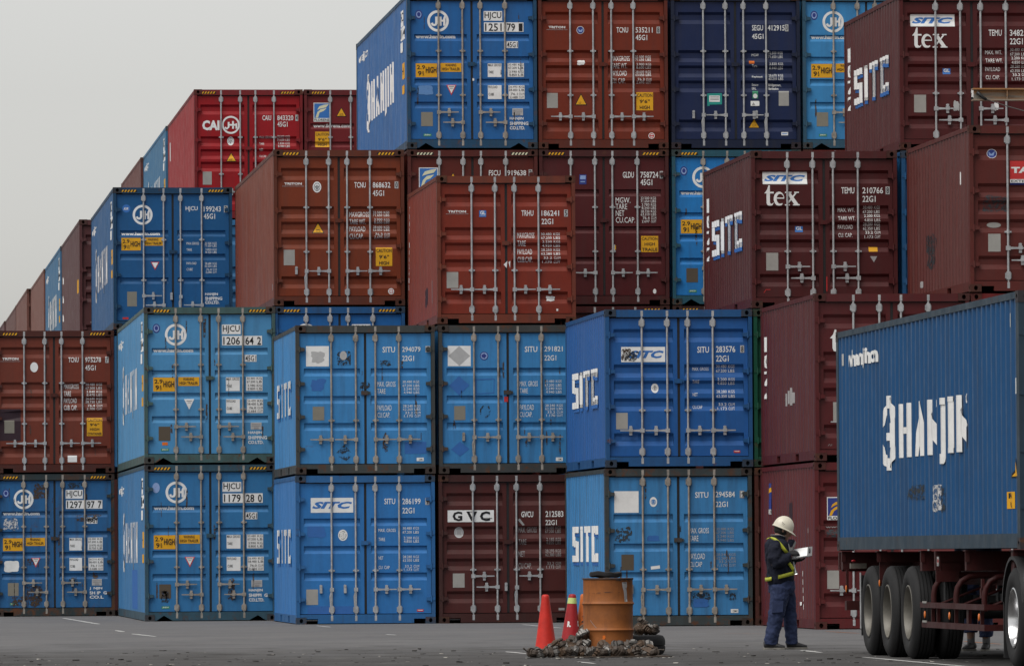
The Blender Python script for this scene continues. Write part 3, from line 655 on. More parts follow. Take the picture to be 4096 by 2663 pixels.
# ======== nearest bay on the right
FR(-103, 1192, 657)
mk = [('identity_plate', None, [B(25, 592, 147, 780, 'P')]), ('web_address', None, [T('www.florens.com', 15, 160, 560, 138, 'd', .02)]), ('dark_stain', 'black smear', [PA(10, 170, 240, 260, 'D', 4)])]
FR(690, 1242, 565); mk.append(('owner_sticker', None, [B(803, 84, 1010, 285, 'W'), B(810, 92, 1003, 248, 'n'), PL([(822, 246), (838, 205), (870, 176), (910, 160), (975, 150), (950, 175), (900, 184), (866, 205), (845, 246)], 'y'), PL([(836, 180), (850, 150), (880, 128), (985, 110), (955, 138), (900, 146), (866, 160)], 'y'), T('FLORENS', 812, 280, 1000, 254, 'k', .02)]))
sd = [('side_sticker', [('R', -5.25, 2.06, -4.8, 2.32, 'n'), ('P', [(-5.25, 2.12), (-5.25, 2.18), (-4.8, 2.3), (-4.8, 2.22)], 'y'), ('R', -5.25, 1.9, -4.8, 2.06, 'n'), ('R', -5.25, 1.82, -4.8, 1.895, 'W'), ('T', '3', -5.05, 1.83, -4.95, 1.885, 'k')]),
      ('scratch_marks', [('R', -1.34, .30+.13*i, -1.315, .385+.13*i, 'w') for i in range(5)]+[('A', -1.64, .36, -1.56, .42, 'w', 3, .2), ('R', -.78, 1.5, -.755, 1.57, 'w'), ('A', -3.0, 1.5, -2.4, 2.0, 'M', 7, .3)])]
container('shipping_container', 'maroon container with dark blue owner sticker, standing on the ground behind the lorry', 14.914, YN, 0, col=(92, 34, 36), style='U', marks=mk, side=sd, group=G20, hz=None, rust=.12, **S20)
FR(448, 1268, 474)
mk = [('owner_lettering', None, [TEX(565, 465, 860, 305)]), ('identity_plate', None, [B(585, 838, 700, 978, 'P')]), ('chalk_marks', None, [ST_([(545, 1160), (555, 1145), (565, 1160), (575, 1145)], 3, 'd')])]
container('shipping_container', 'maroon container with big white lettering cut off by the lorry load, second tier', 14.93, YN-.02, ZL(1, ST), col=(84, 32, 34), style='U', marks=mk, side=SITCSIDE(digits='1074')[1:]+[('scratch_marks', [('R', -3.3+.28*i, .92+.03*(i % 2), -3.22+.28*i, 1.12+.04*(i % 3), 'd') for i in range(4)])], group=G20, hz=None, rust=.14, **S20)
container('shipping_container', 'dull red container standing behind the lorry wheels, at the right edge', 17.40, YN, 0, col=(86, 36, 34), style='U', group=G20, hz=None, **S20)
container('shipping_container', 'red container between the lorry load and the red-signed box, only its top edge showing', 17.39, YN, ZL(1, ST), col=(112, 34, 34), style='U', group=G20, hz=None, **S20)
FR(2003, 1233, 444)
mk = [('seal_sticker', None, [EL(2168, 277, 35, 32, 'W'), EL(2168, 277, 32, 29, 'n'), PL([(2145, 262), (2165, 280), (2190, 260), (2180, 290), (2150, 290)], 'l')]), ('owner_sticker', None, [B(2292, 328, 2620, 480, 'r'), T('TAL', 2300, 412, 2470, 370, 'W', .05), B(2292, 455, 2620, 480, 'W'), T('EXTERNAL', 2300, 476, 2500, 460, 'k'), B(2292, 480, 2620, 494, 'n')]),
      ('oval_label', None, [EL(2178, 771, 50, 19, 'P')]), ('identity_plate', None, [B(2135, 832, 2222, 955, 'P')]), ('dark_stain', 'soot coloured smear across the door', [PA(2095, 560, 2290, 690, 'D', 6, .25)])]
container('shipping_container', 'reddish brown container with a red sign and soot smear, third tier at right edge', 17.378, YN-.03, ZL(2, ST), col=(92, 42, 38), style='U', marks=mk, side=[('scratch_marks', [('R', -1.0, 1.72, -.93, 1.92, 'w'), ('A', -4.3, .5, -3.2, 1.1, 'D', 3, .5), ('A', -4.9, .25, -4.6, .36, 'd', 4, .4)])], group=G20, hz=None, rust=.16, handles=HH, **S20)

# ======== next bay
FR(716, 1240, 466.6)
mk = [('blank_label', None, [B(790, 205, 978, 370, 'W')]), ('seal_sticker', None, [EL(1092, 288, 29, 38, 'w'), RING(1092, 288, 20, .8, 'L'), B(1082, 270, 1102, 300, 'L')]),
      ('serial_lettering', None, [T('SITU', 1415, 259, 1518, 214, 'w', .012), T('294584', 1573, 255, 1723, 211, 'w', .012), B(1760, 205, 1796, 262, 'd'), T('7', 1768, 256, 1790, 212, 'w'), T('22G1', 1575, 330, 1668, 287, 'w', .012)]),
      ('weight_lettering', None, [T('MAX. GROSS', 1367, 530, 1520, 490, 'w', 0), T('TARE', 1367, 590, 1438, 548, 'w', 0), T('PAYLOAD', 1367, 728, 1488, 684, 'w', 0), T('CU.CAP', 1367, 788, 1465, 748, 'w', 0), *VALS(1576, 1712, (508, 536, 565, 594), 20, rows8('30.480', '67.200', '2.240', '4.940', '', '', '', '')[:4], 'd'), *VALS(1576, 1725, (704, 732, 758, 788), 20, (('28.240', 'KGS'), ('62.260', 'LBS'), ('33.2', 'CU.M'), ('1.170', 'CU.FT')), 'd')]),
      ('identity_plate', None, [B(842, 690, 938, 810, 'q')]), ('paper_strip', None, [PL([(1068, 782), (1138, 774), (1140, 798), (1070, 806)], 'w')]), ('repaint_patch', None, [PA(1035, 545, 1142, 590, 'B', 4), PA(790, 470, 930, 600, 'z', 12, .3), PA(1375, 975, 1530, 1075, 'D', 5, .3), PA(1385, 1030, 1520, 1100, 'B', 8)]), ('worn_patch', None, [PA(1675, 985, 1728, 1050, 'D', 6), PA(1280, 460, 1306, 520, 'D', 2)]), ('maker_label', None, [B(1685, 1112, 1743, 1142, 'w'), T('CIMC', 1700, 1136, 1738, 1120, 'k')])]
H2 = [(0, .60), (-1, .60), (1, .60), (1, .60)]
container('shipping_container', 'grimy blue container with a blank white label, on the ground behind the drum', 12.381, YM, 0, col=(68, 132, 196), style='S3', marks=mk, side=SITCSIDE(True, sx=.72), frame=(62, 70, 72), rust=.34, dirt=.5, handles=H2, rodmat=GALV_OLD, group=G20, hz=None, **S20)
FR(428, 1327, 486)
mk = [('line_sign', None, [B(558, 367, 912, 488, 'W'), T('SITC', 615, 458, 902, 396, 'b', .05, .3), PA(556, 368, 640, 480, 'm', 5, .5), PA(575, 395, 700, 484, 'D', 9, .35)]), ('serial_lettering', None, [T('SITU', 1172, 415, 1266, 366, 'w', .012), T('283576', 1322, 412, 1478, 362, 'w', .012), B(1518, 357, 1550, 415, 'g'), T('8', 1525, 410, 1544, 364, 'k'), T('22G1', 1322, 486, 1424, 437, 'w', .012)]),
      TAB(('MAX. GROSS', 'TARE', 'NET', 'CU.CAP'), 1132, (557, 660, 762, 862), 26, (132, 54, 40, 78), 1324, 1472, (536, 572, 640, 670, 738, 774, 840, 874), 24, rows8('30.480', '67.200', '2.200', '4.850', '28.280', '62.350', '33.2', '1.173'), 'w', 'w'),
      ('seal_sticker', None, [EL(829, 697, 30, 38, 'w'), B(822, 675, 836, 715, 'd'), RING(829, 700, 18, .8, 'd')]), ('identity_plate', None, [B(514, 893, 608, 1024, 'P')]), ('maker_label', None, [B(1460, 1196, 1512, 1216, 'r'), B(1466, 1201, 1506, 1206, 'w')]), ('torn_paper', None, [B(501, 72, 541, 116, 'W')])]
mk[-1] = ('torn_paper', None, [B(560, 1060, 690, 1110, 'B')])
container('shipping_container', 'deep royal blue container with a torn white sign, upper one of the front pair', 12.40, YM-.02, ZL(1, ST), col=(40, 92, 166), style='U', marks=mk, side=SITCSIDE(), frame=(40, 84, 140), rust=.08, dirt=.2, group=G20, hz=None, **S20)
container('shipping_container', 'brown container behind the man, only a narrow rusty post of it showing', 14.86, YM, 0, col=(84, 42, 38), style='U', group=G20, hz=None, frame=(80, 46, 40), **S20)
container('shipping_container', 'dark green container, a narrow strip beside the royal blue one', 14.86, YM, ZL(1, ST), col=(24, 78, 62), style='U', group=G20, hz=None, **S20)
FR(518, 1345, 417.8)
def texmarks(num, chk):
    return [('line_sign', None, [B(602, 408, 912, 493, 'W'), T('SITC', 612, 472, 900, 428, 'b', .05, .3)]), ('owner_lettering', None, [TEX(612, 640, 852, 500)]),
      SERIAL('TEMU', num, chk, '22G1', 1148, 1240, 1296, 1440, 1457, 1486, 557, 43, 616, .63),
      TAB(('MAX. WT.', 'TARE WT.', 'PAYLOAD', 'CU. CAP.'), 1125, (684, 742, 801, 858), 28, (118, 120, 104, 98), 1300, 1418, (662, 692, 720, 750, 778, 808, 836, 866), 20, rows8('30.480', '67.200', '2.200', '4.850', '28.280', '62.350', '33.2', '1.173'), 'w', 'w'),
      ('class_sticker', None, [B(826, 782, 880, 822, 'b'), T('GL', 832, 808, 876, 784, 'W', .03)]), ('identity_plate', None, [B(622, 965, 706, 1087, 'P')])]
mk = texmarks('210766', '8')+[('yellow_sticker', None, [B(1337, 926, 1399, 958, 'y')]), ('triangle_sticker', None, [PL([(1345, 990), (1396, 990), (1372, 1032)], 'd')]), ('red_scratch', None, [B(1040, 1130, 1046, 1230, 'r'), ST_([(605, 1240), (620, 1218), (650, 1218)], 4, 'r')])]
container('shipping_container', 'maroon container numbered 210766 with a white sign over big white lettering', 14.84, YM, ZL(2, ST), col=(78, 33, 34), style='U', marks=mk, side=SITCSIDE(digits='1072'), rust=.13, handles=HH, group=G20, hz=None, **S20)
container('shipping_container', 'bright blue container, just a sliver beside the box numbered 210766', 17.35, YM, ZL(2, ST), col=(48, 112, 178), style='S3', group=G20, hz=None, frame=(40, 86, 136), **S20)
FR(518+1.5, 1345, 417.8)
container('shipping_container', 'topmost maroon container with white sign and big white lettering, behind the rusty beam', 17.332, YM, ZL(3, ST), col=(80, 32, 33), style='U', marks=texmarks('348215', '4')+[('paper_scraps', None, [PA(1018, 920, 1062, 985, 'W', 3, .5), PA(1180, 1010, 1215, 1080, 'W', 5, .5), PA(895, 1000, 940, 1085, 'g', 6, .4)])], side=SITCSIDE(digits='1072'), rust=.12, handles=HH, group=G20, hz=None, **S20)

# ======== bay of short boxes left of the drum
FR(266, 1218, 438)
mk = [('line_sign', None, [B(383, 255, 708, 368, 'W'), T('SITC', 393, 338, 700, 284, 'b', .05, .3)]), ('serial_lettering', None, [T('SITU', 946, 306, 1030, 262, 'w', .012), T('286199', 1084, 307, 1224, 262, 'w', .012), B(1260, 260, 1292, 312, 'g'), T('9', 1266, 308, 1286, 266, 'k'), T('22G1', 1084, 377, 1176, 333, 'w', .012)]),
      TAB(('MAX. GROSS', 'TARE', 'NET', 'CU. CAP'), 900, (517, 586, 728, 800), 25, (132, 50, 36, 84), 1086, 1210, (500, 530, 574, 600, 718, 745, 790, 816), 20, rows8('30.480', '67.200', '2.200', '4.850', '28.280', '62.350', '33.2', '1.173')),
      ('seal_sticker', None, [SEAL(627, 540, 36, 43)]), ('identity_plate', None, [B(345, 952, 435, 1070, 'P')]), ('repaint_patch', None, [PA(350, 470, 498, 560, 'B', 2, .15), B(355, 1080, 700, 1140, 'B')]), ('maker_label', None, [B(1192, 1108, 1242, 1126, 'r'), B(1198, 1113, 1236, 1118, 'w')])]
container('shipping_container', 'blue container with white sign and two hanging handles, on the ground left of brown one', 7.769, YA, 0, col=(54, 118, 192), style='S3', marks=mk, side=SITCSIDE(sx=.42), frame=(50, 100, 160), rust=.12, dirt=.25, handles=[(0, .60), (0, .60), (1, .60), (1, .60)], group=G20, hz=None, **S20)
FR(335, 1265, 421.7)
mk = SITUNUM('294079', 'C')+SITUTAB()+[('blank_label', None, [B(413, 325, 582, 474, 'W'), PA(440, 360, 560, 450, 'g', 3, .6)]), ('worn_sticker', None, [PA(637, 362, 748, 470, 'D', 7, .12), EL(688, 395, 26, 33, 'g')]), ('identity_plate', None, [B(460, 769, 545, 870, 'p')]),
      ('repaint_patch', None, [B(1138, 1030, 1297, 1118, 'B'), PA(440, 560, 560, 660, 'B', 9, .5)]), ('dark_patch', None, [PL([(632, 1110), (690, 1048), (748, 1110), (715, 1095), (690, 1118)], 'D'), PL([(648, 1135), (745, 1135), (705, 1168)], 'D'), PA(970, 960, 1015, 1110, 'm', 4, .4), PA(805, 585, 885, 650, 'D', 5, .3), PA(950, 430, 1045, 475, 'D', 8, .4)]), ('maker_label', None, [B(1225, 1147, 1277, 1172, 'W'), T('CIMC', 1242, 1166, 1272, 1154, 'k')])]
container('shipping_container', 'blue container numbered 294079 with a blank white square, upper tier left', 7.78, YA-.02, ZL(1, ST), col=(66, 134, 202), style='S3', marks=mk, side=SITCSIDE(True, sx=.42), frame=(66, 70, 70), rust=.30, dirt=.4, rodmat=GALV_OLD, group=G20, hz=None, **S20)
FR(1342, 1216, 437)
mk = [('owner_sign', None, [B(1413, 355, 1768, 445, 'W'), T('G', 1450, 438, 1526, 364, 'k', .04), T('V', 1556, 438, 1640, 364, 'k', .04), T('C', 1660, 438, 1738, 364, 'k', .04), B(1560, 364, 1600, 370, 'k'), B(1690, 415, 1755, 419, 'k')]), ('seal_sticker', None, [EL(1500, 524, 36, 42, 'g'), RING(1500, 524, 30, .85, 'd'), B(1485, 505, 1515, 545, 'd')]),
      ('serial_lettering', None, [T('GVCU', 1978, 411, 2070, 366, 'w', .02), T('212583', 2164, 410, 2302, 364, 'w', .02), T('22G1', 2164, 472, 2250, 432, 'w', .015)]), TAB(('MAX. GROSS', 'TARE', 'NET', 'CU.CAP.'), 1955, (528, 620, 712, 802), 42, (142, 62, 50, 102), 2162, 2282, (504, 532, 592, 618, 680, 710, 776, 804), 24, rows8('30.480', '67.200', '2.185', '4.820', '28.295', '62.380', '33.2', '1.173'), 'd', 'd'),
      ('identity_plate', None, [B(1450, 836, 1540, 944, 'P')]), ('tape_mark', None, [PL([(1950, 430), (1966, 420), (2004, 470), (1988, 474)], 'd')]), ('maker_label', None, [B(2260, 1104, 2306, 1122, 'd')])]
container('shipping_container', 'dark brown container with three black letters on a white strip, behind the traffic cones', 10.267, YA, 0, col=(80, 40, 38), style='U', marks=mk, frame=(66, 38, 36), rust=.12, handles=[(1, .82), (-1, .63), (0, .62), (-1, .82)], group=G20, hz=None, **S20)
FR(1372-1036, 1265, 421.7)
mk = SITUNUM('291821')+SITUTAB()
FR(1372, 1265, 421.7)
mk += [('diamond_sticker', None, [B(1442, 326, 1612, 475, 'W'), PL([(1527, 328), (1608, 400), (1527, 473), (1446, 400)], 'g')]), ('seal_sticker', None, [EL(1711, 400, 31, 31, 'n'), EL(1711, 400, 25, 25, 'l'), PL([(1690, 395), (1712, 382), (1730, 398), (1715, 418), (1695, 410)], 'n')]), ('repaint_patch', 'darker blue diamond and square outline', [PL([(1524, 548), (1602, 615), (1524, 690), (1450, 618)], 'B'), ST_([(1650, 575), (1785, 570), (1782, 672), (1655, 680), (1650, 575)], 8, 'B'), PL([(1528, 1030), (1600, 1085), (1528, 1140), (1462, 1088)], 'B')]), ('identity_plate', None, [B(1487, 768, 1570, 872, 'p')]),
       ('burn_mark', None, [ST_([(1740, 770), (1752, 800), (1742, 835), (1715, 858)], 12, 'D'), ST_([(1705, 764), (1682, 795), (1682, 830)], 10, 'D'), PA(2010, 1000, 2030, 1075, 'm', 4, .3), PA(1478, 872, 1500, 945, 'm', 2, .5)]), ('latch_tag', None, [B(1858, 700, 1886, 740, 'r')]), ('maker_label', None, [B(2238, 1150, 2290, 1176, 'W'), T('CIMC', 2256, 1170, 2284, 1157, 'k')])]
container('shipping_container', 'blue container numbered 291821 with a grey diamond on white, above the dark brown one', 10.28, YA-.02, ZL(1, ST), col=(65, 132, 198), style='S3', marks=mk, frame=(64, 66, 66), rust=.32, dirt=.42, rodmat=GALV_OLD, handles=[(0, .63), (-1, .63), (1, .63), (1, .63)], group=G20, hz=None, **S20)
FR(1388, 1226, 377)
mk = [TRITON(1448, 504, 1598, 478), ('class_sticker', None, [B(1670, 478, 1716, 522, 'b'), T('GL', 1676, 506, 1712, 481, 'W', .03), B(1674, 511, 1712, 515, 'l')]), SERIAL('TRHU', '186241', '5', '22G1', 1950, 2030, 2083, 2200, 2233, 2258, 515, 37, 570, .66),
      TAB(('MAXGROSS', 'TARE', 'PAYLOAD', 'CUB.CAP.'), 1922, (661, 714, 769, 821), 36, (114, 56, 98, 100), 2080, 2206, (643, 668, 694, 719, 747, 773, 800, 826), 17, rows8('30.480', '67.200', '2.230', '4.920', '28.250', '62.280', '33.2', '1.170')), ('identity_plate', None, [B(1452, 884, 1529, 990, 'P')]), ('white_mark', None, [PL([(1830, 835), (1855, 812), (1850, 858)], 'w'), PL([(1862, 820), (1874, 812), (1872, 858)], 'w'), PA(2105, 1042, 2175, 1078, 'w', 3, .5)]), ('maker_label', None, [B(2178, 1128, 2190, 1142, 'w')])]
container('shipping_container', 'rust red short container numbered 186241, on top of two others right of centre', 10.267, YA, ZL(2, ST), col=(124, 47, 33), style='U', marks=mk, side=STRIP('TRHU 1862415', L20, 2.34)+[('scratch_marks', [('A', -2.5, .35, -2.1, .75, 'M', 5, .4), ('R', -.2-.9, .4, -1.05, .8, 'd')])], frame=(112, 56, 42), rust=.14, group=G20, hz=None, **S20)

# ======== bay of long high boxes across the middle
mk = ringbox_marks('1179', ('28', '0'), None, firm=('HANJIN', 'SHIPPI  G', 'CO.LTD.'), tri='r', plate='q', extra=())
FR(1108, 1197, 411); mk += [('seal_sticker', None, [EL(1196, 183, 28, 39, 'l')]), ('rust_patch', None, [PA(1735, 870, 1800, 1050, 'm', 4, .3), PA(1225, 960, 1300, 1060, 'D', 8, .6)])]
container('shipping_container', 'mid blue container numbered 1179 28 0, lower of the pair left of centre', 5.475, YB, 0, col=(58, 118, 178), style='H4', marks=mk, side=HJSIDE()+[('repaint_patch', [('R', -5.6, .2, -3.4, .95, 'B')])], frame=(58, 84, 104), rust=.30, dirt=.35, handles=HH, notch='V', rodmat=GALV_OLD, group=G40, **S40)
mk = ringbox_marks('1206', ('64', '2'), 'n', tri='W', plate='q')
FR(1187, 1441, 445); mk += [('orange_sticker', None, [B(1334, 1266, 1380, 1291, 'o')]), ('rust_patch', None, [PA(1358, 395, 1374, 500, 'm', 3, .4), PA(1480, 355, 1515, 385, 'm', 6, .5), PA(1675, 230, 1700, 420, 'm', 9, .5)])]
container('shipping_container', 'light blue container numbered 1206 64 2 with an orange sticker, second tier', 5.475, YB-.02, ZL(1, HC), col=(82, 142, 198), style='H4', marks=mk, side=HJSIDE(), frame=(74, 96, 100), rust=.32, dirt=.3, handles=HH, notch='V', rodmat=GALV_OLD, group=G40, **S40)
container('shipping_container', 'bright blue container with only its top showing, under the rust red one', 7.892, YB, ZL(1, HC), col=(36, 100, 174), style='H4', frame=(36, 84, 140), rust=.16, handles=HH, notch='V', marks=[ringbox_marks('1188', ('20', '4'), 'n')[i] for i in (0, 6)], group=G40, **S40)
FR(322, 1096, 354.5)
mk = [TRITON(380, 312, 524, 285), ('seal_sticker', None, [SEAL(610, 315, 28, 36, 'W', 'k')]), SERIAL('TCNU', '868632', '0', '45G1', 857, 932, 978, 1095, 1123, 1148, 320, 37, 374, .64), TAB(('MAXGROSS', 'TARE WT.', 'PAYLOAD', 'CU.CAP.'), 823, (512, 560, 608, 656), 33, (130, 108, 106, 92), 980, 1088, (490, 509, 538, 557, 587, 606, 635, 654), 16, rows8('32.500', '71.650', '3.900', '8.600', '28.600', '63.050', '76.3', '2.695')),
      WARN(616, 545, 620, 84), ('identity_plate', None, [B(388, 728, 461, 830, 'P')]), CAUT(996, 714, 1105, 836, ('CAUTION', '9\'6"', 'HIGH')), ('round_sticker', None, [EL(1096, 1003, 20, 20, 'W'), EL(1096, 1003, 14, 14, 'r'), B(1078, 1000, 1114, 1006, 'W'), B(1093, 990, 1099, 1016, 'W')])]
container('shipping_container', 'orange brown container numbered 868632 with one hanging handle, third tier', 7.892, YB, ZL(2, HC), col=(120, 54, 32), style='T', marks=mk, side=STRIP('TCNU 868632 0', L40, 2.5, .1)+[('side_label', [('R', -.62, .30, -.5, .42, 'w')])], handles=[(0, .64), (-1, .64), (1, .64), (1, .64)], frame=(96, 48, 34), rust=.12, group=G40, **S40)
FR(1193, 1099, 354.5)
mk = [('owner_sticker', None, [B(1270, 190, 1396, 360, 'W'), B(1275, 195, 1391, 322, 'b'), PL([(1282, 318), (1296, 272), (1322, 246), (1372, 236), (1345, 262), (1318, 272), (1304, 300), (1300, 318)], 'c'), PL([(1290, 246), (1310, 215), (1345, 205), (1390, 197), (1368, 224), (1325, 234)], 'c'), T('FLORENS', 1278, 350, 1388, 330, 'k')]), WARN(1496, 222, 290, 76), SERIAL('FSCU', '919638', '3', '45G1', 1734, 1811, 1857, 1982, 1998, 2022, 243, 36, 300, .6)]
container('shipping_container', 'dark red container numbered 919638 with cream stripes on the header, mostly hidden', 10.39, YB, ZL(2, HC), col=(92, 38, 32), style='H4', marks=mk, hz='c', group=G40, frame=(84, 38, 34), **S40)
mk = ringbox_marks('1251', ('79', '1'), 'n', cube=('76.1', '2.688'), plate='p')
FR(415, 1089, 395.7); mk += [('repaint_patch', None, [PA(486, 622, 614, 692, 'L', 4, .15), B(902, 570, 914, 587, 'W')])]
container('shipping_container', 'blue container numbered 1251 79 1, topmost at the left corner of the high stack', 10.39, YB, ZL(3, HC), col=(42, 100, 170), style='H4', marks=mk, side=HJSIDE(sx=.72), handles=HH, notch='V', frame=(40, 74, 108), rust=.2, dirt=.3, rodmat=GALV_OLD, group=G40, **S40)
container('shipping_container', 'dark maroon container with only its striped top edge showing above the royal blue one', 12.85, YB, ZL(1, HC), col=(70, 32, 32), style='T', group=G40, **S40)
FR(-96, 1385, 445.6)
mk = [SERIAL('GLDU', '758724', '6', '45G1', 607, 700, 755, 905, 917, 945, 328, 50, 390, .66), TAB(('MGW.', 'TARE', 'NET', 'CU.CAP.'), 546, (537, 590, 645, 702), 46, (124, 96, 72, 162), 756, 884, (508, 534, 563, 590, 618, 644, 674, 702), 22, rows8('32.500', '71.650', '3.780', '8.340', '28.720', '63.310', '76.4', '2.697')), ('class_sticker', None, [B(243, 300, 302, 382, 'n'), B(250, 308, 296, 340, 'l'), B(252, 356, 290, 364, 'l')]), CAUT(757, 812, 900, 946, ('CAUTION', 'HIGH', 'TRAILE')), ('round_sticker', None, [EL(868, 1272, 14, 20, 'W')]), ('paper_scrap', None, [B(518, 882, 538, 940, 'w'), B(536, 890, 546, 925, 'y')])]
container('shipping_container', 'maroon container numbered 758724 with smooth doors and a torn yellow sticker', 12.851, YB, ZL(2, HC), col=(82, 32, 34), style='G3', marks=mk, group=G40, rust=.1, frame=(72, 34, 34), **S40)
FR(1383, 1089, 395.7)
mk = [TRITON(1447, 212, 1602, 182), ('seal_sticker', None, [EL(1699, 212, 28, 29, 'W'), EL(1699, 212, 25, 26, 'n'), PL([(1680, 200), (1700, 214), (1718, 198), (1712, 226), (1688, 226)], 'l')]), SERIAL('TCNU', '535211', '8', '45G1', 1968, 2055, 2110, 2237, 2266, 2292, 230, 40, 286, .68), TAB(('MAXGROSS', 'TARE WT.', 'PAYLOAD', 'CU. CAP.'), 1928, (440, 494, 549, 605), 38, (138, 118, 116, 104), 2108, 2224, (418, 440, 474, 496, 530, 552, 586, 606), 19, rows8('32.500', '71.650', '3.900', '8.600', '28.600', '63.050', '76.3', '2.695')),
      WARN(1700, 678, 768, 92), ('identity_plate', None, [B(1447, 677, 1528, 788, 'P')]), CAUT(2112, 671, 2237, 805, ('CAUTION', '9\'6"', 'HIGH')), ('round_sticker', None, [EL(2224, 993, 23, 23, 'W'), RING(2224, 993, 18, .7, 'r'), B(2206, 989, 2242, 997, 'r')]), ('paper_scrap', None, [PA(1672, 432, 1732, 472, 'w', 5, .25)])]
container('shipping_container', 'orange brown container numbered 535211, topmost between a blue and a navy one', 12.851, YB, ZL(3, HC), col=(116, 47, 31), style='T', marks=mk, group=G40, frame=(94, 44, 34), rust=.12, **S40)
container('shipping_container', 'dark brown container low in the stack, a striped corner of its top edge showing', 15.348, YB, ZL(1, HC), col=(60, 36, 34), style='T', group=G40, **S40)
mk = [m for m in ringbox_marks('1233', ('06', '5'), 'n', plate='q') if m[0] in ('ring_mark', 'web_address', 'height_sticker', 'seal_sticker', 'identity_plate', 'maker_label')]
container('shipping_container', 'vivid blue container half covered by the box numbered 210766, third tier', 15.348, YB, ZL(2, HC), col=(42, 122, 200), style='H4', marks=mk, handles=HH, notch='V', frame=(44, 84, 104), rust=.25, rodmat=GALV_OLD, group=G40, **S40)
FR(123, 957, 343)
mk = [SERIAL('SEGU', '412915', '0', None, 650, 722, 752, 862, 864, 886, 198, 36, 0), ('type_lettering', None, [T('45G1', 650, 252, 724, 218, 'w', .015)]), TAB(('MGW', 'Tare', 'Payload', 'Seaco', 'SRL'), 648, (362, 432, 504, 553, 577), 16, (46, 34, 66, 42, 28), 756, 850, (350, 374, 420, 446, 494, 516), 17, (('32.500', 'KGS'), ('71.650', 'LBS'), ('3.830', 'KGS'), ('8.440', 'LBS'), ('28.670', 'KGS'), ('63.210', 'LBS'))),
      ('place_lettering', None, [T('Bridgetown,', 756, 555, 838, 538, 'w'), T('Barbados', 756, 578, 820, 562, 'w')]), ('orange_sticker', None, [B(629, 392, 664, 410, 'o')]), ('teal_label', None, [PL([(357, 602), (452, 600), (452, 672), (372, 674), (372, 682), (357, 682)], 'E'), B(370, 616, 438, 656, 'W'), B(376, 622, 432, 628, 'd'), B(376, 636, 432, 642, 'd')]),
      ('approval_stickers', None, [B(650, 586, 686, 634, 'e'), EL(668, 618, 14, 15, 'w'), B(638, 650, 694, 682, 'W'), PL([(645, 678), (668, 678), (656, 658)], 'd')]), ('identity_plate', None, [B(820, 586, 886, 681, 'P')]), WARN(661, 760, 824, 78), ('maker_label', None, [B(835, 850, 879, 871, 'W'), B(840, 856, 874, 864, 'l')])]
container('shipping_container', 'navy blue container with a teal label, in the top tier', 15.348, YB, ZL(3, HC), col=(32, 42, 80), style='T', marks=mk, handles=[(0, .63), (-1, .63), (1, .63), (0, .63)], group=G40, frame=(30, 36, 60), hz=None, rust=.06, **S40)
container('shipping_container', 'red brown container whose striped header just shows right of the navy one', 17.83, YB, ZL(2, HC), col=(92, 36, 34), style='T', group=G40, **S40)
mk = [m for m in ringbox_marks('1262', ('11', '8'), 'n', plate='p') if m[0] in ('ring_mark', 'web_address', 'height_sticker', 'warning_sticker', 'seal_sticker', 'identity_plate', 'maker_label', 'number_label')]
container('shipping_container', 'light blue container right of the navy one, partly behind the topmost maroon box', 17.83, YB, ZL(3, HC), col=(66, 136, 200), style='H4', marks=mk, handles=HH, notch='V', frame=(52, 84, 110), rust=.2, rodmat=GALV_OLD, group=G40, **S40)

# ======== left hand stacks
FR(-39, 1165, 373)
mk = ringbox_marks('1297', ('97', '7'), 'n', tri='r', plate='p', tare=('3.970', '8.750'), pay=('26.510', '58.450'), cube=('76.1', '2.688'), firm=('J  NJIN', 'SH IP  G', 'CO.L'))
FR(-39, 1165, 373)
mk += [('worn_paper', None, [PA(22, 420, 146, 515, 'x', 4, .2), PA(30, 740, 146, 830, 'w', 5, .12)]), ('rust_patch', 'brown rust blotches around the handles', [PA(190, 920, 335, 1090, 'm', 3, .5), PA(60, 1010, 330, 1090, 'm', 8, .55), PA(505, 150, 630, 200, 'D', 5, .3), PA(250, 150, 375, 290, 'm', 6, .6), PA(505, 870, 600, 935, 'D', 7, .5), PA(560, 390, 770, 450, 'm', 9, .6), PA(700, 830, 745, 890, 'm', 2, .4), PA(200, 720, 270, 780, 'm', 12, .4)])]
container('shipping_container', 'blue container blotched with rust, bottom left on the ground', 2.981, YC, 0, col=(48, 100, 158), style='H4', marks=mk, handles=HH, frame=(52, 60, 66), rust=.55, dirt=.6, rodmat=GALV_OLD, group=G40, **S40)
FR(-45, 1535, 404)
mk = [TRITON(5, 622, 172, 588), ('blank_label', None, [EL(284, 667, 32, 41, 'W')]), SERIAL('TCNU', '975278', '7', '45G1', 566, 650, 703, 834, 868, 896, 628, 42, 694, .66), TAB(('MAXGROSS', 'TARE', 'PAYLOAD', 'CUB. CAP.'), 528, (846, 905, 963, 1020), 40, (122, 58, 106, 108), 706, 842, (820, 850, 880, 906, 936, 964, 994, 1020), 20, rows8('30.480', '67.200', '3.840', '8.470', '26.640', '58.730', '76.4', '2.700')), ('identity_plate', None, [B(0, 1010, 172, 1270, 'M'), B(38, 1104, 120, 1208, 'p')]), CAUT(715, 1085, 842, 1234, ('CAUTION', '9\'6"', 'HIGH', 'CONTAINER')), ('blank_tag', None, [B(557, 1394, 633, 1448, 'W')])]
container('shipping_container', 'brown container with a blank white oval, above the rust-blotched blue one', 2.981, YC-.02, ZL(1, HC), col=(114, 55, 42), style='T', marks=mk, group=G40, frame=(78, 40, 34), rust=.2, **S40)
FR(671, 1497, 289)
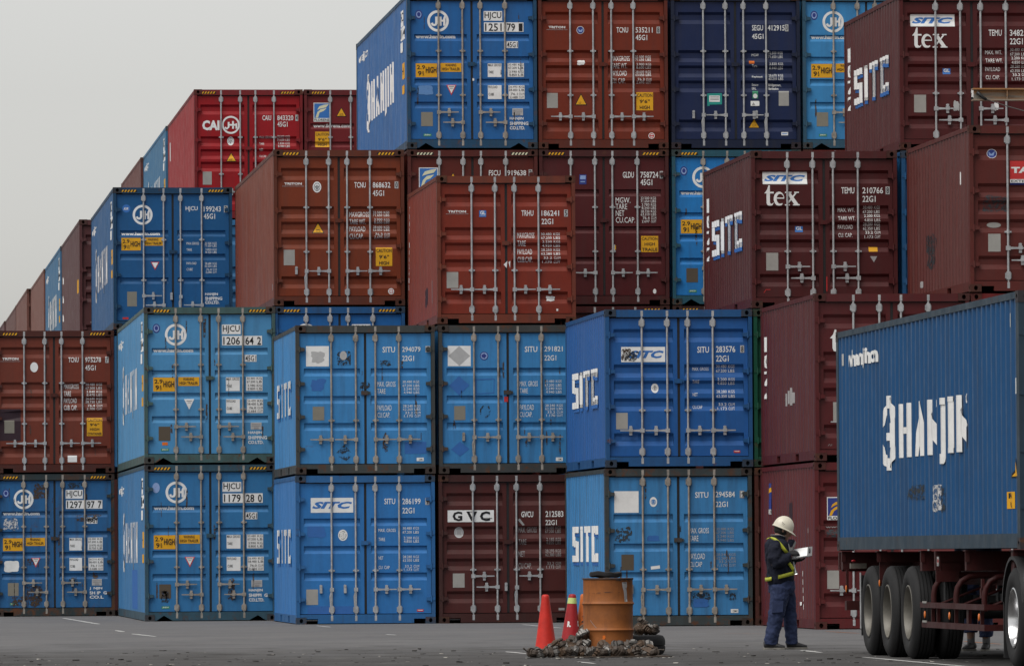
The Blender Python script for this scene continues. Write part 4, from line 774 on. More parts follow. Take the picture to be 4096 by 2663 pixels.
mk = [('seal_sticker', None, [EL(750, 785, 24, 24, 'b'), T('KR', 734, 793, 762, 779, 'W', .03, .3)]), ('ring_mark', None, [JH(846, 822, 59)]), ('web_address', None, [T('www.hanjin.com', 718, 948, 948, 924, 'W', .05)]), ('height_sticker', None, [B(720, 958, 834, 1032, 'y'), T('2.9', 727, 990, 768, 967, 'k', .02), T('9', 732, 1024, 750, 998, 'k', .02), T('1/2', 754, 1022, 768, 1000, 'k'), T('HIGH', 774, 1010, 830, 978, 'k', .02)]), ('warning_sticker', None, [B(856, 956, 965, 1004, 'y'), T('WARNING', 876, 976, 938, 961, 'k', .02), T('HIGH TRAILER', 862, 998, 958, 983, 'k', .02)]),
      ('triangle_sticker', None, [PL([(892, 1100), (944, 1100), (918, 1148)], 'r'), PL([(899, 1104), (937, 1104), (918, 1138)], 'W')]), ('identity_plate', None, [B(753, 1275, 810, 1362, 'p')]), SERIAL('HJCU', '199243', '3', '45G1', 1100, 1171, 1207, 1308, 1326, 1348, 804, 32, 847, .66), TAB(('MAX.GROSS', 'TARE', 'PAYLOAD', 'CUBE'), 1104, (999, 1036, 1116, 1152), 15, (74, 32, 58, 36), 1212, 1282, (997, 1012, 1034, 1050, 1116, 1132, 1152, 1168), 13, rows8('32.500', '71.650', '3.820', '8.420', '28.680', '63.230', '76.4', '2.698')), ('company_lettering', None, [T('HANJIN', 1213, 1302, 1288, 1283, 'w', .03), T('SHIPPING', 1213, 1326, 1314, 1307, 'w', .03), T('CO.LTD.', 1213, 1349, 1296, 1330, 'w', .03)]), ('maker_label', None, [B(726, 1426, 760, 1438, 'r')])]
HK = [(1, .68), (-1, .49), (0, .66), (-1, .49)]
container('shipping_container', 'deep blue container numbered 199243 without white labels, at the left third tier', 5.412, YC, ZL(2, HC), col=(34, 88, 144), style='H3', marks=mk, side=HJSIDE(), handles=HK, group=G40, frame=(32, 66, 100), rust=.06, dirt=.15, **S40)
FR(1148, 853, 263.6)
mk = [('owner_lettering', None, [T('CAI', 1196, 331, 1298, 272, 'W', .05), RING(1365, 299, 53, .8, 'W'), ST_([(1352, 282), (1352, 312), (1342, 322), (1330, 314)], 11, 'W'), ST_([(1378, 322), (1378, 276)], 11, 'W'), ST_([(1352, 299), (1400, 299)], 10, 'W'), ST_([(1398, 322), (1398, 290)], 10, 'W')]), ('seal_sticker', None, [SEAL(1364, 394, 20, 26, 'W')]), WARN(1367, 460, 516, 62), ('identity_plate', None, [B(1198, 575, 1251, 652, 'P')]), SERIAL('CAIU', '843320', '4', '45G1', 1552, 1604, 1640, 1735, 1747, 1764, 272, 30, 310, .64), TAB(('MAX GROSS', 'TARE', 'NET', 'CU.CAP'), 1534, (378, 416, 452, 490), 13, (74, 28, 22, 40), 1640, 1714, (374, 394, 414, 432), 13, (('32.500', 'KGS'), ('71.650', 'LBS'), ('3.830', 'KGS'), ('8.440', 'LBS')))]
container('shipping_container', 'bright red container with three white letters beside a white ring', 7.753, YD, ZL(3, HC), col=(152, 26, 33), style='T', marks=mk, side=[('side_number', [('R', -11.3, 1.96, -10.9, 2.4, 'W')]), ('side_sticker', [('R', -.9, .1, -.75, .3, 'y')])], group=G40, frame=(120, 34, 38), rust=.06, **S40)
FR(1800, 853, 263.6)
mk = [('owner_sticker', None, [B(1857, 168, 1954, 280, 'W'), B(1861, 172, 1950, 258, 'b'), PL([(1868, 256), (1880, 222), (1900, 206), (1935, 200), (1915, 218), (1892, 226), (1884, 256)], 'c'), PL([(1878, 210), (1892, 188), (1918, 180), (1948, 176), (1930, 196), (1900, 202)], 'c'), T('FLORENS', 1862, 276, 1950, 262, 'k')]), WARN(2022, 193, 250, 62), ('web_address', None, [T('www.florens.com', 1856, 314, 2074, 292, 'w', .02)]), CAUT(1866, 339, 1950, 430, ('CAUTION', '9\'6"', 'HIGH'))]
container('shipping_container', 'dark red container with a blue and white sticker, right of the bright red one', 10.22, YD, ZL(3, HC), col=(112, 34, 38), style='H4', marks=mk, group=G40, frame=(100, 36, 38), rust=.06, **S40)
# the long row running away to the left, seen along its sides; haze is put into their paler paint
GR = 'row of containers running away behind the left stack'
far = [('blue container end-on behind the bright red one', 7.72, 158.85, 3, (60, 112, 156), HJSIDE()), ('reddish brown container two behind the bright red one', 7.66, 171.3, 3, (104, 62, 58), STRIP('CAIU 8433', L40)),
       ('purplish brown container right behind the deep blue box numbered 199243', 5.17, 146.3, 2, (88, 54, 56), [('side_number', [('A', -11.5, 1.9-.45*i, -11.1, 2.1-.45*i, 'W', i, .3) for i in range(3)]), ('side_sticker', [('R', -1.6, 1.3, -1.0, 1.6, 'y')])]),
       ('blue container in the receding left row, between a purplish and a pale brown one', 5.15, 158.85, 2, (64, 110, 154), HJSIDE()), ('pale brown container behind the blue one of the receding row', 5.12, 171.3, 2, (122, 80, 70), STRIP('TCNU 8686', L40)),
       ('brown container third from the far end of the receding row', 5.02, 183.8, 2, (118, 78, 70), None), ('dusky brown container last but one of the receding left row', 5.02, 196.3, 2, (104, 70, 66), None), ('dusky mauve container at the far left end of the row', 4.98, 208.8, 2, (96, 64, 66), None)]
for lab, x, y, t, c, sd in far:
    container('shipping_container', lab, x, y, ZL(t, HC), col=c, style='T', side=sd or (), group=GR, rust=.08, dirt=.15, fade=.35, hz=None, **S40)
# boxes buried in the stacks that carry the visible ones
GB = 'containers buried inside the stacks'
CY = [(84, 44, 40), (52, 100, 150), (96, 42, 36), (74, 36, 36), (60, 112, 165)]; k = 0
for x, y, ts, S in ((7.892, YB, (0,), S40), (10.39, YB, (0, 1), S40), (12.85, YB, (0,), S40), (15.348, YB, (0,), S40), (17.83, YB, (0, 1), S40), (5.412, YC, (0, 1), S40), (17.35, YM, (0, 1), S20), (7.753, YD, (0, 1, 2), S40), (10.22, YD, (0, 1, 2), S40), (5.17, YD, (0, 1), S40), (7.7, 158.85, (0, 1, 2), S40), (7.66, 171.3, (0, 1, 2), S40),
                    *[(5.1, 158.85+12.48*i, (0, 1), S40) for i in range(5)]):
    for t in ts:
        k += 1; container('shipping_container', 'container buried inside the stacks under the ones in view', x, y, ZL(t, S['H']), col=CY[k % 5], style='T', group=GB, hz=None, simple_box=True, **S)

# ------------------------------------------------------------------ lorry: trailer, its load, tractor
def wheel(parent, x_out, y, s=1, dual=True, rim=None, R_=.515):
    """x_out = outer face; s = +1 when the inside of the lorry lies at larger x"""
    wt = MB(); wr = MB(); tw = .255
    def tyre(x0):
        p = [(.300, .03), (.335, .008), (.40, -.004), (.46, .006), (.497, .028), (.512, .055)]
        for g0 in (.075, .115, .155, .195): p += [(R_, g0-.014), (R_, g0), (R_-.012, g0+.003), (R_-.012, g0+.010), (R_, g0+.013)]
        p += [(R_-.003, tw-.03), (.49, tw-.012), (.43, tw), (.33, tw-.01), (.30, tw-.03)]
        wt.lathe([(r, s*h) for r, h in p], (x_out+s*x0, y, R_), 'X', 44)
    tyre(0)
    if dual: tyre(tw+.06)
    dp = .15 if dual else .06
    wr.lathe([(r, s*h) for r, h in ((.302, .05), (.304, .012), (.290, .008), (.284, .02), (.268, .06), (.262, dp), (.20, dp+.03), (.13, dp+.02), (.125, dp-.06), (.09, dp-.075), (.001, dp-.08))], (x_out, y, R_), 'X', 40)
    for k in range(10):
        a = 2*math.pi*k/10; wr.tube([(x_out+s*(dp+.02), y+.165*math.cos(a), R_+.165*math.sin(a)), (x_out+s*(dp-.015), y+.165*math.cos(a), R_+.165*math.sin(a))], .014, 6)
    o = parent.location; w_ = thing('wheel', None, None); w_.parent = parent; w_.location = (x_out-o.x, y-o.y, R_-o.z)
    d = (-x_out, -y, -R_)
    shift(wt, d).build('tyre', TYRE, w_, 35); shift(wr, d).build('rim', rim, w_, 35)
RIMG = simple('dusty_wheel_rim', (0.15, 0.14, 0.12), 0.5, 0.2, 0.5, 4)
RIMC = simple('polished_wheel_rim', (0.62, 0.62, 0.63), 0.22, 0.95, 0.15, 5)
CRED = paint((62, 17, 21), .10, .35, .55, .06); BLK = simple('black_metal', (0.014, 0.014, 0.015), 0.55, 0.0, 0.3, 6)
AMB = simple('amber_reflector', (0.55, 0.14, 0.02), 0.3, 0, 0.1); REDL = simple('red_lamp_lens', (0.45, 0.02, 0.03), 0.25, 0, 0.1)
TX0, TX1, TYR, TYF = 11.68, 14.118, 76.95, 64.76
def trailer():
    t = thing('container_trailer', 'dark red skeletal trailer carrying the blue container, three axles at the rear', 'trailer', ((TX0+TX1)/2, 71, 0)); off = (-t.location.x, -71, 0)
    def part(name, mb, m, lab=None, smooth=False):
        o = shift(mb, off).build(name, m, t, smooth)
        if lab: o['label'] = lab
        return o
    for X in (12.50, 13.20):
        q = MB(); q.box(X, X+.012+.08, 65.0, 76.9, 1.16, 1.185); q.box(X+.035, X+.055, 65.0, 76.9, .84, 1.159); q.box(X, X+.09, 65.0, 76.9, .815, .839); part('main_beam', q, CRED)
    for Y, wd, z0 in ((76.72, .16, .98), (74.02, .09, 1.07), (70.98, .13, .975), (68.10, .10, .985), (65.3, .2, .98)):
        q = MB()
        q.box(TX0+.02, 12.495, Y-wd/2, Y+wd/2, z0, 1.186); q.box(13.30, TX1-.02, Y-wd/2, Y+wd/2, z0, 1.186); q.box(12.60, 13.195, Y-wd/2, Y+wd/2, .9, 1.1); q.box(TX0+.005, TX0+.055, Y-wd/2-.012, Y-wd/2-.002, 1.07, 1.19)
        q.box(TX0+.005, TX0+.12, Y-wd/2-.03, Y+wd/2+.03, 1.1865, 1.198)
        part('cross_member', q, CRED)
    q = MB(); q.prism([(11.72, 74.0, 1.068), (11.86, 74.0, 1.068), (11.76, 74.0, .80), (11.72, 74.0, .80)], (0, .03, 0)); part('guard_bracket', q, CRED)
    q = MB(); q.box(11.70, 11.76, 70.02, 70.10, .985, 1.19); q.box(11.76, 12.10, 70.03, 70.09, 1.08, 1.19); q.box(11.76, 11.98, 70.03, 70.09, .96, 1.06); q.box(11.70, 11.95, 69.98, 70.02, .86, .98); part('twistlock_bracket', q, CRED)
    mk = Marks(); mk.rect(0, 0, .022, .10, 'W'); mk.ell(.011, .055, .008, .022, 'r'); mk.rect(.003, .006, .019, .03, 'g')
    mk.build('inspection_sticker', t, lambda u, v, l: (11.715+u+off[0], 70.02+off[1]-l, 1.03+v), [], 0)
    # side guard
    for z0, z1, ya in ((.575, .635, 71.07), (.360, .425, 70.97)):
        q = MB(); q.box(11.70, 11.735, 67.03, ya, z0, z1); q.box(11.70, 11.93, 66.99, 67.03, z0, z1); part('side_guard_rail', q, CRED)
        q = MB(); q.box(11.69, 11.70, 70.62, 70.86, z1-.01, z1+.012); part('reflector_strip', q, simple('grey_reflector', (0.3, 0.29, 0.27), 0.4))
    for Y, wd in ((70.55, .05), (70.20, .05), (69.05, .05), (68.25, .12), (67.45, .05)):
        q = MB(); q.box(11.74, 11.775, Y-wd/2, Y+wd/2, .425, .575); part('guard_post', q, CRED)
    for Y in (70.72, 69.12, 67.28):
        q = MB(); q.ball((11.695, Y, .50), (.012, .03, .042), 10, 6); part('side_reflector', q, AMB, smooth=True)
    for Y in (70.50, 69.05, 67.30):
        q = MB(); q.tube([(11.76, Y, .56), (11.76, Y, .72), (11.775, Y, .80), (11.82, Y, .87), (11.90, Y, .915), (12.02, Y, .93), (12.50, Y, .93)], .032, 12); part('guard_stay', q, CRED, smooth=40)
        q = MB(); q.tube([(11.78, Y-.05, .60), (12.45, Y-.05, .86)], .014, 8); part('guard_brace', q, CRED, smooth=40)
    q = MB(); q.box(11.73, 11.77, 67.34, 67.42, .70, .80); q.box(11.73, 11.76, 67.30, 67.36, .80, .90); part('guard_bracket', q, CRED)
    q = MB(); q.tube([(11.80, 70.0, .87), (11.80, 70.0, .66)], .016, 6); part('hanging_chain', q, BLK)
    # rear end
    q = MB(); q.box(TX0+.01, TX0+.05, 76.86, 76.94, .98, 1.185); q.box(TX0+.05, TX1-.05, 76.88, 76.93, .96, 1.185); part('rear_panel', q, CRED)
    q = MB(); q.box(TX0+.03, TX1-.03, 76.45, 76.58, .505, .615); part('underrun_bar', q, CRED)
    for X in (12.3, 13.4): q = MB(); q.box(X, X+.1, 76.47, 76.56, .615, .95); part('bar_hanger', q, CRED)
    q = MB(); q.box(11.74, 11.93, 76.3, 76.38, .995, 1.055); part('lamp_box', q, simple('grey_lamp_box', (0.16, 0.14, 0.12), 0.6))
    q = MB(); q.ball((11.775, 76.3, 1.085), (.028, .02, .014)); part('tail_lamp', q, REDL, smooth=True)
    q = MB(); q.box(11.735, 11.765, 76.62, 76.65, .70, .975); part('reflector_hanger', q, CRED)
    q = MB(); q.ball((11.732, 76.61, .755), (.012, .02, .045)); part('side_reflector', q, AMB, smooth=True)
    q = MB(); q.ball((11.715, 73.99, .83), (.010, .02, .042)); part('side_reflector', q, AMB, smooth=True)
    for X in (11.70, 13.52):
        q = MB(); q.box(X+.02, X+.58, 75.38, 75.40, .22, .92); part('mud_flap', q, BLK)
    q = MB(); q.tube([(11.71, 75.36, .30), (11.71, 75.36, .95)], .011, 6); part('flap_stay', q, GALV)
    for Y in (74.68, 73.29, 71.83):
        wheel(t, TX0, Y, 1, True, RIMG); wheel(t, TX1, Y, -1, True, RIMG)
        q = MB(); q.tube([(TX0+.25, Y, .515), (TX1-.25, Y, .515)], .075, 12); part('axle', q, BLK, smooth=40)
        for X in (12.55, 13.25): q = MB(); q.box(X-.04, X+.04, Y-.5, Y+.5, .62, .70); q.box(X-.05, X+.05, Y-.06, Y+.06, .58, .815); part('leaf_spring', q, BLK)
    for X in (12.2, 13.5): q = MB(); q.box(X-.06, X+.06, 67.6, 67.72, .22, .95); q.box(X-.13, X+.13, 67.54, 67.78, .18, .22); part('landing_leg', q, CRED)
trailer()
hs_ = [('ring_mark', cells(['O'], 30, L40, 1.05, 1.60, 'W')), ('line_name', cells(['H', 'A2', 'N2', 'J', 'I', 'N2'], 26, L40, 1.03, 1.63, 'W')),
       ('web_address', ribtext(['vv', 'h', 'a', 'n', 'ji', 'n', '.c', 'n'], 39, L40, 2.15, 2.34, 'W')),
       ('triangle_sticker', [('P', [(-.52, .72), (-.10, .72), (-.24, .92)], 'k'), ('P', [(-.46, .735), (-.15, .735), (-.25, .88)], 'y')]), ('hazard_label', [('R', -.76, .41, -.42, .58, 'y'), ('T', 'HA', -.72, .515, -.46, .57, 'k', .02), ('T', 'R', -.60, .425, -.46, .48, 'k', .02)]),
       ('worn_sticker', [('A', -5.35, .40, -4.85, .72, 'x', 5, .2), ('A', -4.85, .38, -4.6, .70, 'z', 6, .2)]), ('repaint_patch', [('A', -7.1, .54, -5.9, .72, 'z', 7, .3)]), ('scrape_mark', [('R', -.22, 1.56, -.17, 1.72, 'W'), ('R', -.5, 2.24, -.46, 2.38, 'g'), ('R', -11.75, 2.18, -11.7, 2.32, 'g')])]
container('shipping_container', 'blue container with huge white lettering on its side, loaded on the trailer', TX0, TYF, 1.202, L40, ST, (33, 80, 132), 'S3', streak=.04, side=hs_, hz=None, frame=(50, 66, 84), rust=.12, dirt=.3, fade=.12)
def tractor():
    t = thing('truck_tractor', 'lorry tractor with black mudguard and polished wheel, cut by the right edge', 'lorry', (12.9, 62, 0)); off = (-12.9, -62, 0)
    def part(name, mb, m, smooth=False): return shift(mb, off).build(name, m, t, smooth)
    for X in (12.5, 13.2): q = MB(); q.box(X, X+.09, 58.0, 66.5, .70, .94); part('chassis_rail', q, BLK)
    q = MB(); q.box(12.45, 13.34, 64.6, 65.7, .945, 1.06); part('fifth_wheel', q, BLK)
    for X, s in ((TX0-.01, 1), (TX1+.01, -1)):
        wheel(t, X, 65.19, s, True, RIMC); wheel(t, X, 60.2, s, False, RIMC)
        q = MB(); a0, a1 = (X, X+.6) if s > 0 else (X-.6, X)
        rows = [[(xx, 65.19+r*math.cos(a), .515+r*math.sin(a)) for xx in (a0, a1)] for r in (.62,) for a in [R(15+150*i/16) for i in range(17)]]
        rows2 = [[(xx, 65.19+r*math.cos(a), .515+r*math.sin(a)) for xx in (a0, a1)] for r in (.60,) for a in [R(165-150*i/16) for i in range(17)]]
        q.grid(rows+rows2+[rows[0]]); rim_ = [(a0, 65.19+.62*math.cos(R(15+150*i/16)), .515+.62*math.sin(R(15+150*i/16))) for i in range(17)]
        q.grid([rim_, [(p[0]-.0, 65.19+.585*math.cos(R(15+150*i/16)), .515+.585*math.sin(R(15+150*i/16))) for i, p in enumerate(rim_)]])
        part('mudguard', q, BLK, 40)
        q = MB(); q.box(a0+.02, a1, 65.79, 65.81, .10, .68); q.box(a0+.02, a1, 64.57, 64.59, .30, .68); part('mud_flap', q, BLK)
        q = MB(); q.box(a0+.0, a0+.25, 64.35, 64.50, .55, 1.0); q.box(a0-.012, a0, 64.37, 64.47, .88, .96); part('step_box', q, simple('dark_grey_plastic', (0.05, 0.052, 0.055), 0.5))
    q = MB(); q.tube([(12.0, 65.19, .515), (13.8, 65.19, .515)], .09, 12); part('axle', q, BLK)
    q = MB(); P = [(59.0, .5), (61.9, .5), (61.9, 3.3), (59.5, 3.4), (58.95, 2.2)]; q.prism([(TX0+.05, y, z) for y, z in P], (2.34, 0, 0)); cab = part('cab', q, paint((200, 205, 210), .03, .15, .3, .1))
    q = MB(); q.prism([(TX0+.045, y, z) for y, z in ((59.5, 2.0), (61.2, 2.0), (61.2, 3.0), (59.75, 3.0))], (-.01, 0, 0)); g_ = part('side_window', q, simple('dark_glass', (0.02, 0.025, 0.03), 0.08, 0, 0.1))
tractor()

# ------------------------------------------------------------------ rusty beam over the maroon boxes at the right edge
def beam():
    t = thing('rusty_beam', 'weathered rusty steel beam with a shackled cable, poking in from the right edge', 'beam', (20.6, 98.7, 0)); off = (-20.6, -98.7, 0)
    m, n, b = new_mat('rusted_beam_paint'); v = coords(n, (.7, 3, 9))
    c = mixc(n, ramp(n, noise(n, v, 1.2, 6), .42, .62), (.20, .19, .165), (.30, .13, .035)); c = mixc(n, ramp(n, noise(n, v, 4, 6), .55, .7), c, (.07, .03, .015)); n.links.new(c, b.inputs['Base Color']); b.inputs['Roughness'].default_value = .7
    q = MB(); z0, z1, x0 = 8.06, 8.25, 17.13; q.box(x0, 20.7, 98.62, 98.64, z0+.022, z1-.022); q.box(x0-.02, 20.7, 98.54, 98.72, z1-.022, z1); q.box(x0-.02, 20.7, 98.54, 98.72, z0, z0+.022)
    for i in range(3): q.box(x0+.5+i*.9, x0+.512+i*.9, 98.55, 98.62, z0+.022, z1-.022)
    shift(q, off).build('beam', m, t)
    q = MB(); q.box(20.5, 20.7, 98.52, 98.74, 0, z1); shift(q, off).build('post', m, t)
    q = MB(); q.ball((17.19, 98.56, 8.17), (.035, .03, .03)); q.tube([(17.17, 98.55, 8.19), (17.21, 98.54, 8.15), (17.25, 98.53, 8.11), (17.31, 98.53, 8.075)], [.02, .028, .024, .018], 8); shift(q, off).build('shackle', BLK, t, True)
    q = MB(); q.tube([(17.29+.34*i, 98.53, 8.085-.125*i+.011*i*i) for i in range(10)], .008, 6); shift(q, off).build('cable', simple('steel_cable', (.10, .09, .085), .6), t)
beam()

# ------------------------------------------------------------------ drum, tyres, cones
def props():
    m, n, b = new_mat('orange_drum_paint'); v = coords(n)
    c = mixc(n, ramp(n, noise(n, v, 3.5, 6, .7), .40, .72), (.30, .100, .025), (.20, .070, .022)); c = mixc(n, ramp(n, noise(n, coords(n, (9, 9, 1.2)), 1.2, 6, .7), .55, .75, 0, .7), c, (.12, .042, .018)); c = mixc(n, ramp(n, noise(n, v, 16, 5, .7), .66, .74, 0, .75), c, (.035, .02, .012))
    n.links.new(c, b.inputs['Base Color']); b.inputs['Roughness'].default_value = .62; b.inputs['Specular IOR Level'].default_value = .3
    bp = N(n, 'ShaderNodeBump'); bp.inputs['Strength'].default_value = .4; bp.inputs['Distance'].default_value = .015; n.links.new(noise(n, v, 5, 3), bp.inputs['Height']); n.links.new(bp.outputs[0], b.inputs['Normal'])
    r, h = .289, .905
    d = thing('oil_drum', 'orange rusty steel drum standing in the heap of twistlocks', 'drum', (8.771, 75.50, 0))
    pr = [(.001, .012), (r-.02, .012), (r, .0), (r+.006, .006), (r+.005, .018), (r-.002, .026)]
    for zc in (.305, .61): pr += [(r-.001, zc-.10), (r, zc-.028), (r+.004, zc-.018), (r+.015, zc), (r+.004, zc+.018), (r, zc+.028), (r-.001, zc+.10)]
    pr += [(r-.002, h-.03), (r+.001, h-.022)]
    q = MB(); q.lathe(pr, seg=56); q.build('drum_body', m, d, 35)
    q = MB(); q.lathe([(r+.001, h-.021), (r+.008, h-.016), (r+.008, h-.003), (r+.002, h), (r-.012, h-.002), (r-.016, h-.016), (r-.02, h-.022), (.001, h-.02)], seg=56); q.build('drum_lid', simple('dark_rusty_rim', (.07, .035, .02), .7, .1, .5, 10), d, 35)
    mk = Marks(); place = lambda u, v, l: (math.sin(u)*(r+.002+l*.6), -math.cos(u)*(r+.002+l*.6), v); brk = [-1.2+.06*i for i in range(40)]
    mk.poly([(.47, .855), (.72, .86), (.74, .81), (.70, .78), (.735, .72), (.745, .63), (.82, .615), (.60, .61), (.585, .68), (.55, .76), (.50, .80)], 'tape'); mk.rect(.53, .845, .68, .852, 'k'); mk.patch(.65, .63, .76, .66, 'W', 4, 22, .5)
    INKS['tape'] = ink('silver_tape', (.36, .34, .34), .12, .3)
    o = mk.build('tape_strip', d, place, brk, 0)
    mk = Marks(); mk.patch(-.35, .19, -.22, .25, 'o', 5, 22, .6); mk.stroke([(-.9, .42), (-.6, .33)], .006, 'd'); mk.stroke([(-.3, .74), (.2, .745), (.35, .74)], .006, 'D'); mk.stroke([(-.95, .73), (-.4, .735)], .006, 'D'); mk.stroke([(.2, .885), (.95, .87), (.6, .875)], .010, 'D')
    mk.build('scratch_marks', d, place, brk, 0)
    q = MB(); R0 = .19; q.lathe([(R0-.055, .006), (R0-.02, 0), (R0-.002, .008), (R0, .028), (R0-.004, .05), (R0-.02, .058), (R0-.055, .054), (R0-.07, .03), (R0-.055, .006)], seg=40)
    for k, p in enumerate(q.v): q.v[k] = (p[0], p[1]*.95, p[2]+.006*math.sin(2.2*math.atan2(p[1], p[0])+.5)+.004*math.sin(9*p[0]/.19))
    o = tag(q.build('rubber_ring', TYRE, None, 40), 'flat black rubber ring lying on top of the orange drum', 'rubber ring'); o.location = (8.745, 75.5, h+.010); o.rotation_euler = (R(-1.5), R(1.0), 0)
    # scrap tyre lying flat
    q = MB(); R1, tw = .50, .235
    q.lathe([(.30, .03), (.34, .008), (.43, 0), (.475, .012), (R1-.006, .045), (R1, .075), (R1, .10), (R1-.01, .104), (R1-.01, .112), (R1, .116), (R1, tw-.075), (R1-.006, tw-.045), (.475, tw-.012), (.43, tw), (.34, tw-.008), (.30, tw-.03), (.29, tw/2), (.30, .03)], seg=56)
    o = tag(q.build('scrap_tyre', TYRE, None, 40), 'black lorry tyre lying flat on the ground behind the drum', 'tyre'); o.location = (9.035, 76.32, 0)
    # traffic cones
    def cone(label, x, y, rz, tilt, mat, marks=None, band=None, dent=False):
        t = thing('traffic_cone', label, 'traffic cone', (x, y, 0), 'traffic cones beside the drum'); t.rotation_euler = (tilt[0], tilt[1], rz)
        q = MB(); q.lathe([(.135, .022), (.128, .06), (.048, .655), (.047, .675), (.040, .692), (.026, .700), (.001, .702)], seg=32); q.build('cone_body', mat, t, 40)
        q = MB(); s = .18; q.prism([(-s+.03, -s, 0), (s-.03, -s, 0), (s, -s+.03, 0), (s, s-.03, 0), (s-.03, s, 0), (-s+.03, s, 0), (-s, s-.03, 0), (-s, -s+.03, 0)], (0, 0, .022)); q.build('cone_base', mat, t)
        rad = lambda z: .128+(z-.06)*(.048-.128)/.595
        pl = lambda u, v, l: (math.sin(u)*(rad(v)+l*.5), -math.cos(u)*(rad(v)+l*.5), v)
        if band: q = MB(); q.lathe([(rad(z)+.0025, z) for z in band], seg=32); q.build('reflective_band', simple('lime_reflective_band', (.50, .60, .20), .4, 0, .2), t, True)
        if marks: marks.build('lettering', t, pl, [-1.5+.1*i for i in range(31)], 0)
    def pl_(name, c): return simple(name, c, .5, 0, .35, 7, .3, .1)
    cone('bright red traffic cone without any band, leftmost of the three', 8.362, 78.5, .3, (0, 0), pl_('bright_red_plastic', (.56, .028, .018)))
    mk = Marks(); mk.text('R.', -.75, .30, -.25, .37, 'W', .06); mk.text('S', .75, .31, 1.05, .38, 'W', .06)
    cone('dark red traffic cone with a lime reflective band, middle of the three', 8.735, 79.2, .1, (0, R(2.6)), pl_('dark_red_plastic', (.34, .018, .022)), mk, (.585, .655))
    mk = Marks(); mk.patch(-.85, .345, .5, .44, 'D', 4, 22, .25); mk.text('KANJU', -.7, .36, .35, .42, 'o', .03)
    cone('orange traffic cone half hidden behind the drum', 8.915, 79.3, .2, (0, R(.5)), pl_('orange_plastic', (.50, .13, .028)), mk)
    # twistlocks
    rd = random.Random(11)
    def tw_mesh(k):
        q = MB(); rr = random.Random(k); a = .050+.008*rr.random(); f = .068+.01*rr.random(); t = .015
        q.prism([(-f, -a*.6, -t), (-f*.7, -a, -t), (f*.7, -a, -t), (f, -a*.6, -t), (f, a*.6, -t), (f*.7, a, -t), (-f*.7, a, -t), (-f, a*.6, -t)], (0, 0, 2*t))
        for s in (1, -1):
            ring = lambda hx, hy, z: [(-hx, -hy*.6, z*s), (-hx*.7, -hy, z*s), (hx*.7, -hy, z*s), (hx, -hy*.6, z*s), (hx, hy*.6, z*s), (hx*.7, hy, z*s), (-hx*.7, hy, z*s), (-hx, hy*.6, z*s)]
            q.grid([ring(.056, .042, t+.0005), ring(.054, .040, .040), ring(.030, .026, .043), ring(.028, .024, .052), ring(.050, .034, .056), ring(.050, .034, .070), ring(.024, .018, .090)], True, True)
        if k % 3 == 0: q.tube([(f-.01, 0, 0), (f+.03, .012, .004), (f+.06, .03, .01)], .009, 6); q.ball((f+.06, .03, .01), .014, 8, 6)
        c_, ro, me_ = [((.070, .052, .040), .65, .1), ((.15, .14, .13), .42, .45), ((.085, .050, .028), .7, .05), ((.045, .038, .033), .5, .3)][k % 4]
        me = q.mesh('twistlock', simple(('rusty_twistlock_steel', 'worn_bright_twistlock_steel', 'orange_rust_twistlock', 'greasy_twistlock_steel')[k % 4], c_, ro, me_, .55, 26, .5, .15))
        bm = bmesh.new(); bm.from_mesh(me); bmesh.ops.recalc_face_normals(bm, faces=bm.faces); bm.to_mesh(me); bm.free(); return me
    TW = [tw_mesh(k) for k in range(8)]
    P = []
    for zx in (160, 250, 335, 420, 510, 600, 675, 760, 850, 930, 1010, 1090, 1180, 1270, 1355, 1440, 1530, 1610, 1700, 1790, 1870, 1945): P.append((zx, .056, 74.78+.08*rd.random(), 'f'))
    for zx, zy in ((455, 1235), (520, 1200), (600, 1190), (660, 1235), (750, 1235), (860, 1225), (940, 1200), (1205, 1215), (1260, 1250), (1400, 1205), (1450, 1240), (1560, 1215), (1650, 1200), (1720, 1225), (1800, 1240), (1880, 1225)): P.append((zx, (1395-zy)/1277*.86, 75.02+.10*rd.random(), 'f'))
    for zx, zy in ((690, 1165), (760, 1115), (830, 1150), (890, 1110), (935, 1060), (900, 1020), (935, 965), (880, 1190), (800, 1215)): P.append((zx, (1395-zy)/1277*.88, 75.25+.35*rd.random(), 'm'))
    for zx, z in ((1755, .30), (1790, .375), (1725, .31), (1860, .30), (1975, .285), (1915, .29)): P.append((zx-12, z, 76.2+.12*rd.random(), 't'))
    LB = {'f': 'rusty twistlock in the low heap along the front of the drum', 'm': 'rusty twistlock in the mound between the cones and the drum', 't': 'rusty twistlock lying on the black tyre right of the drum'}
    GRP = {'f': 'twistlocks heaped before the drum', 'm': 'twistlocks in the mound', 't': 'twistlocks on the tyre'}
    for i, (zx, z, y, g) in enumerate(P):
        o = bpy.data.objects.new('twistlock', TW[(i*5+i//3) % 8]); COL.objects.link(o); s = .80+.26*rd.random(); o.scale = (s, s, s)
        o.location = ((7.80+(zx-110)/1277)*y/75, y, z); o.rotation_euler = (rd.uniform(-1.6, 1.6), rd.uniform(-.9, .9), rd.uniform(-3.14, 3.14))
        tag(o, LB[g], 'twistlock', GRP[g])
    q = MB(); q.box(-.62, .62, -.42, .42, 0, .012); o = tag(q.build('steel_sheet', simple('rusty_sheet_steel', (.075, .055, .042), .75, .1, .5, 6)), 'thin rusty steel sheet on the ground under the twistlocks', 'sheet'); o.location = (8.75, 74.98, .001); o.rotation_euler.z = R(2)
props()

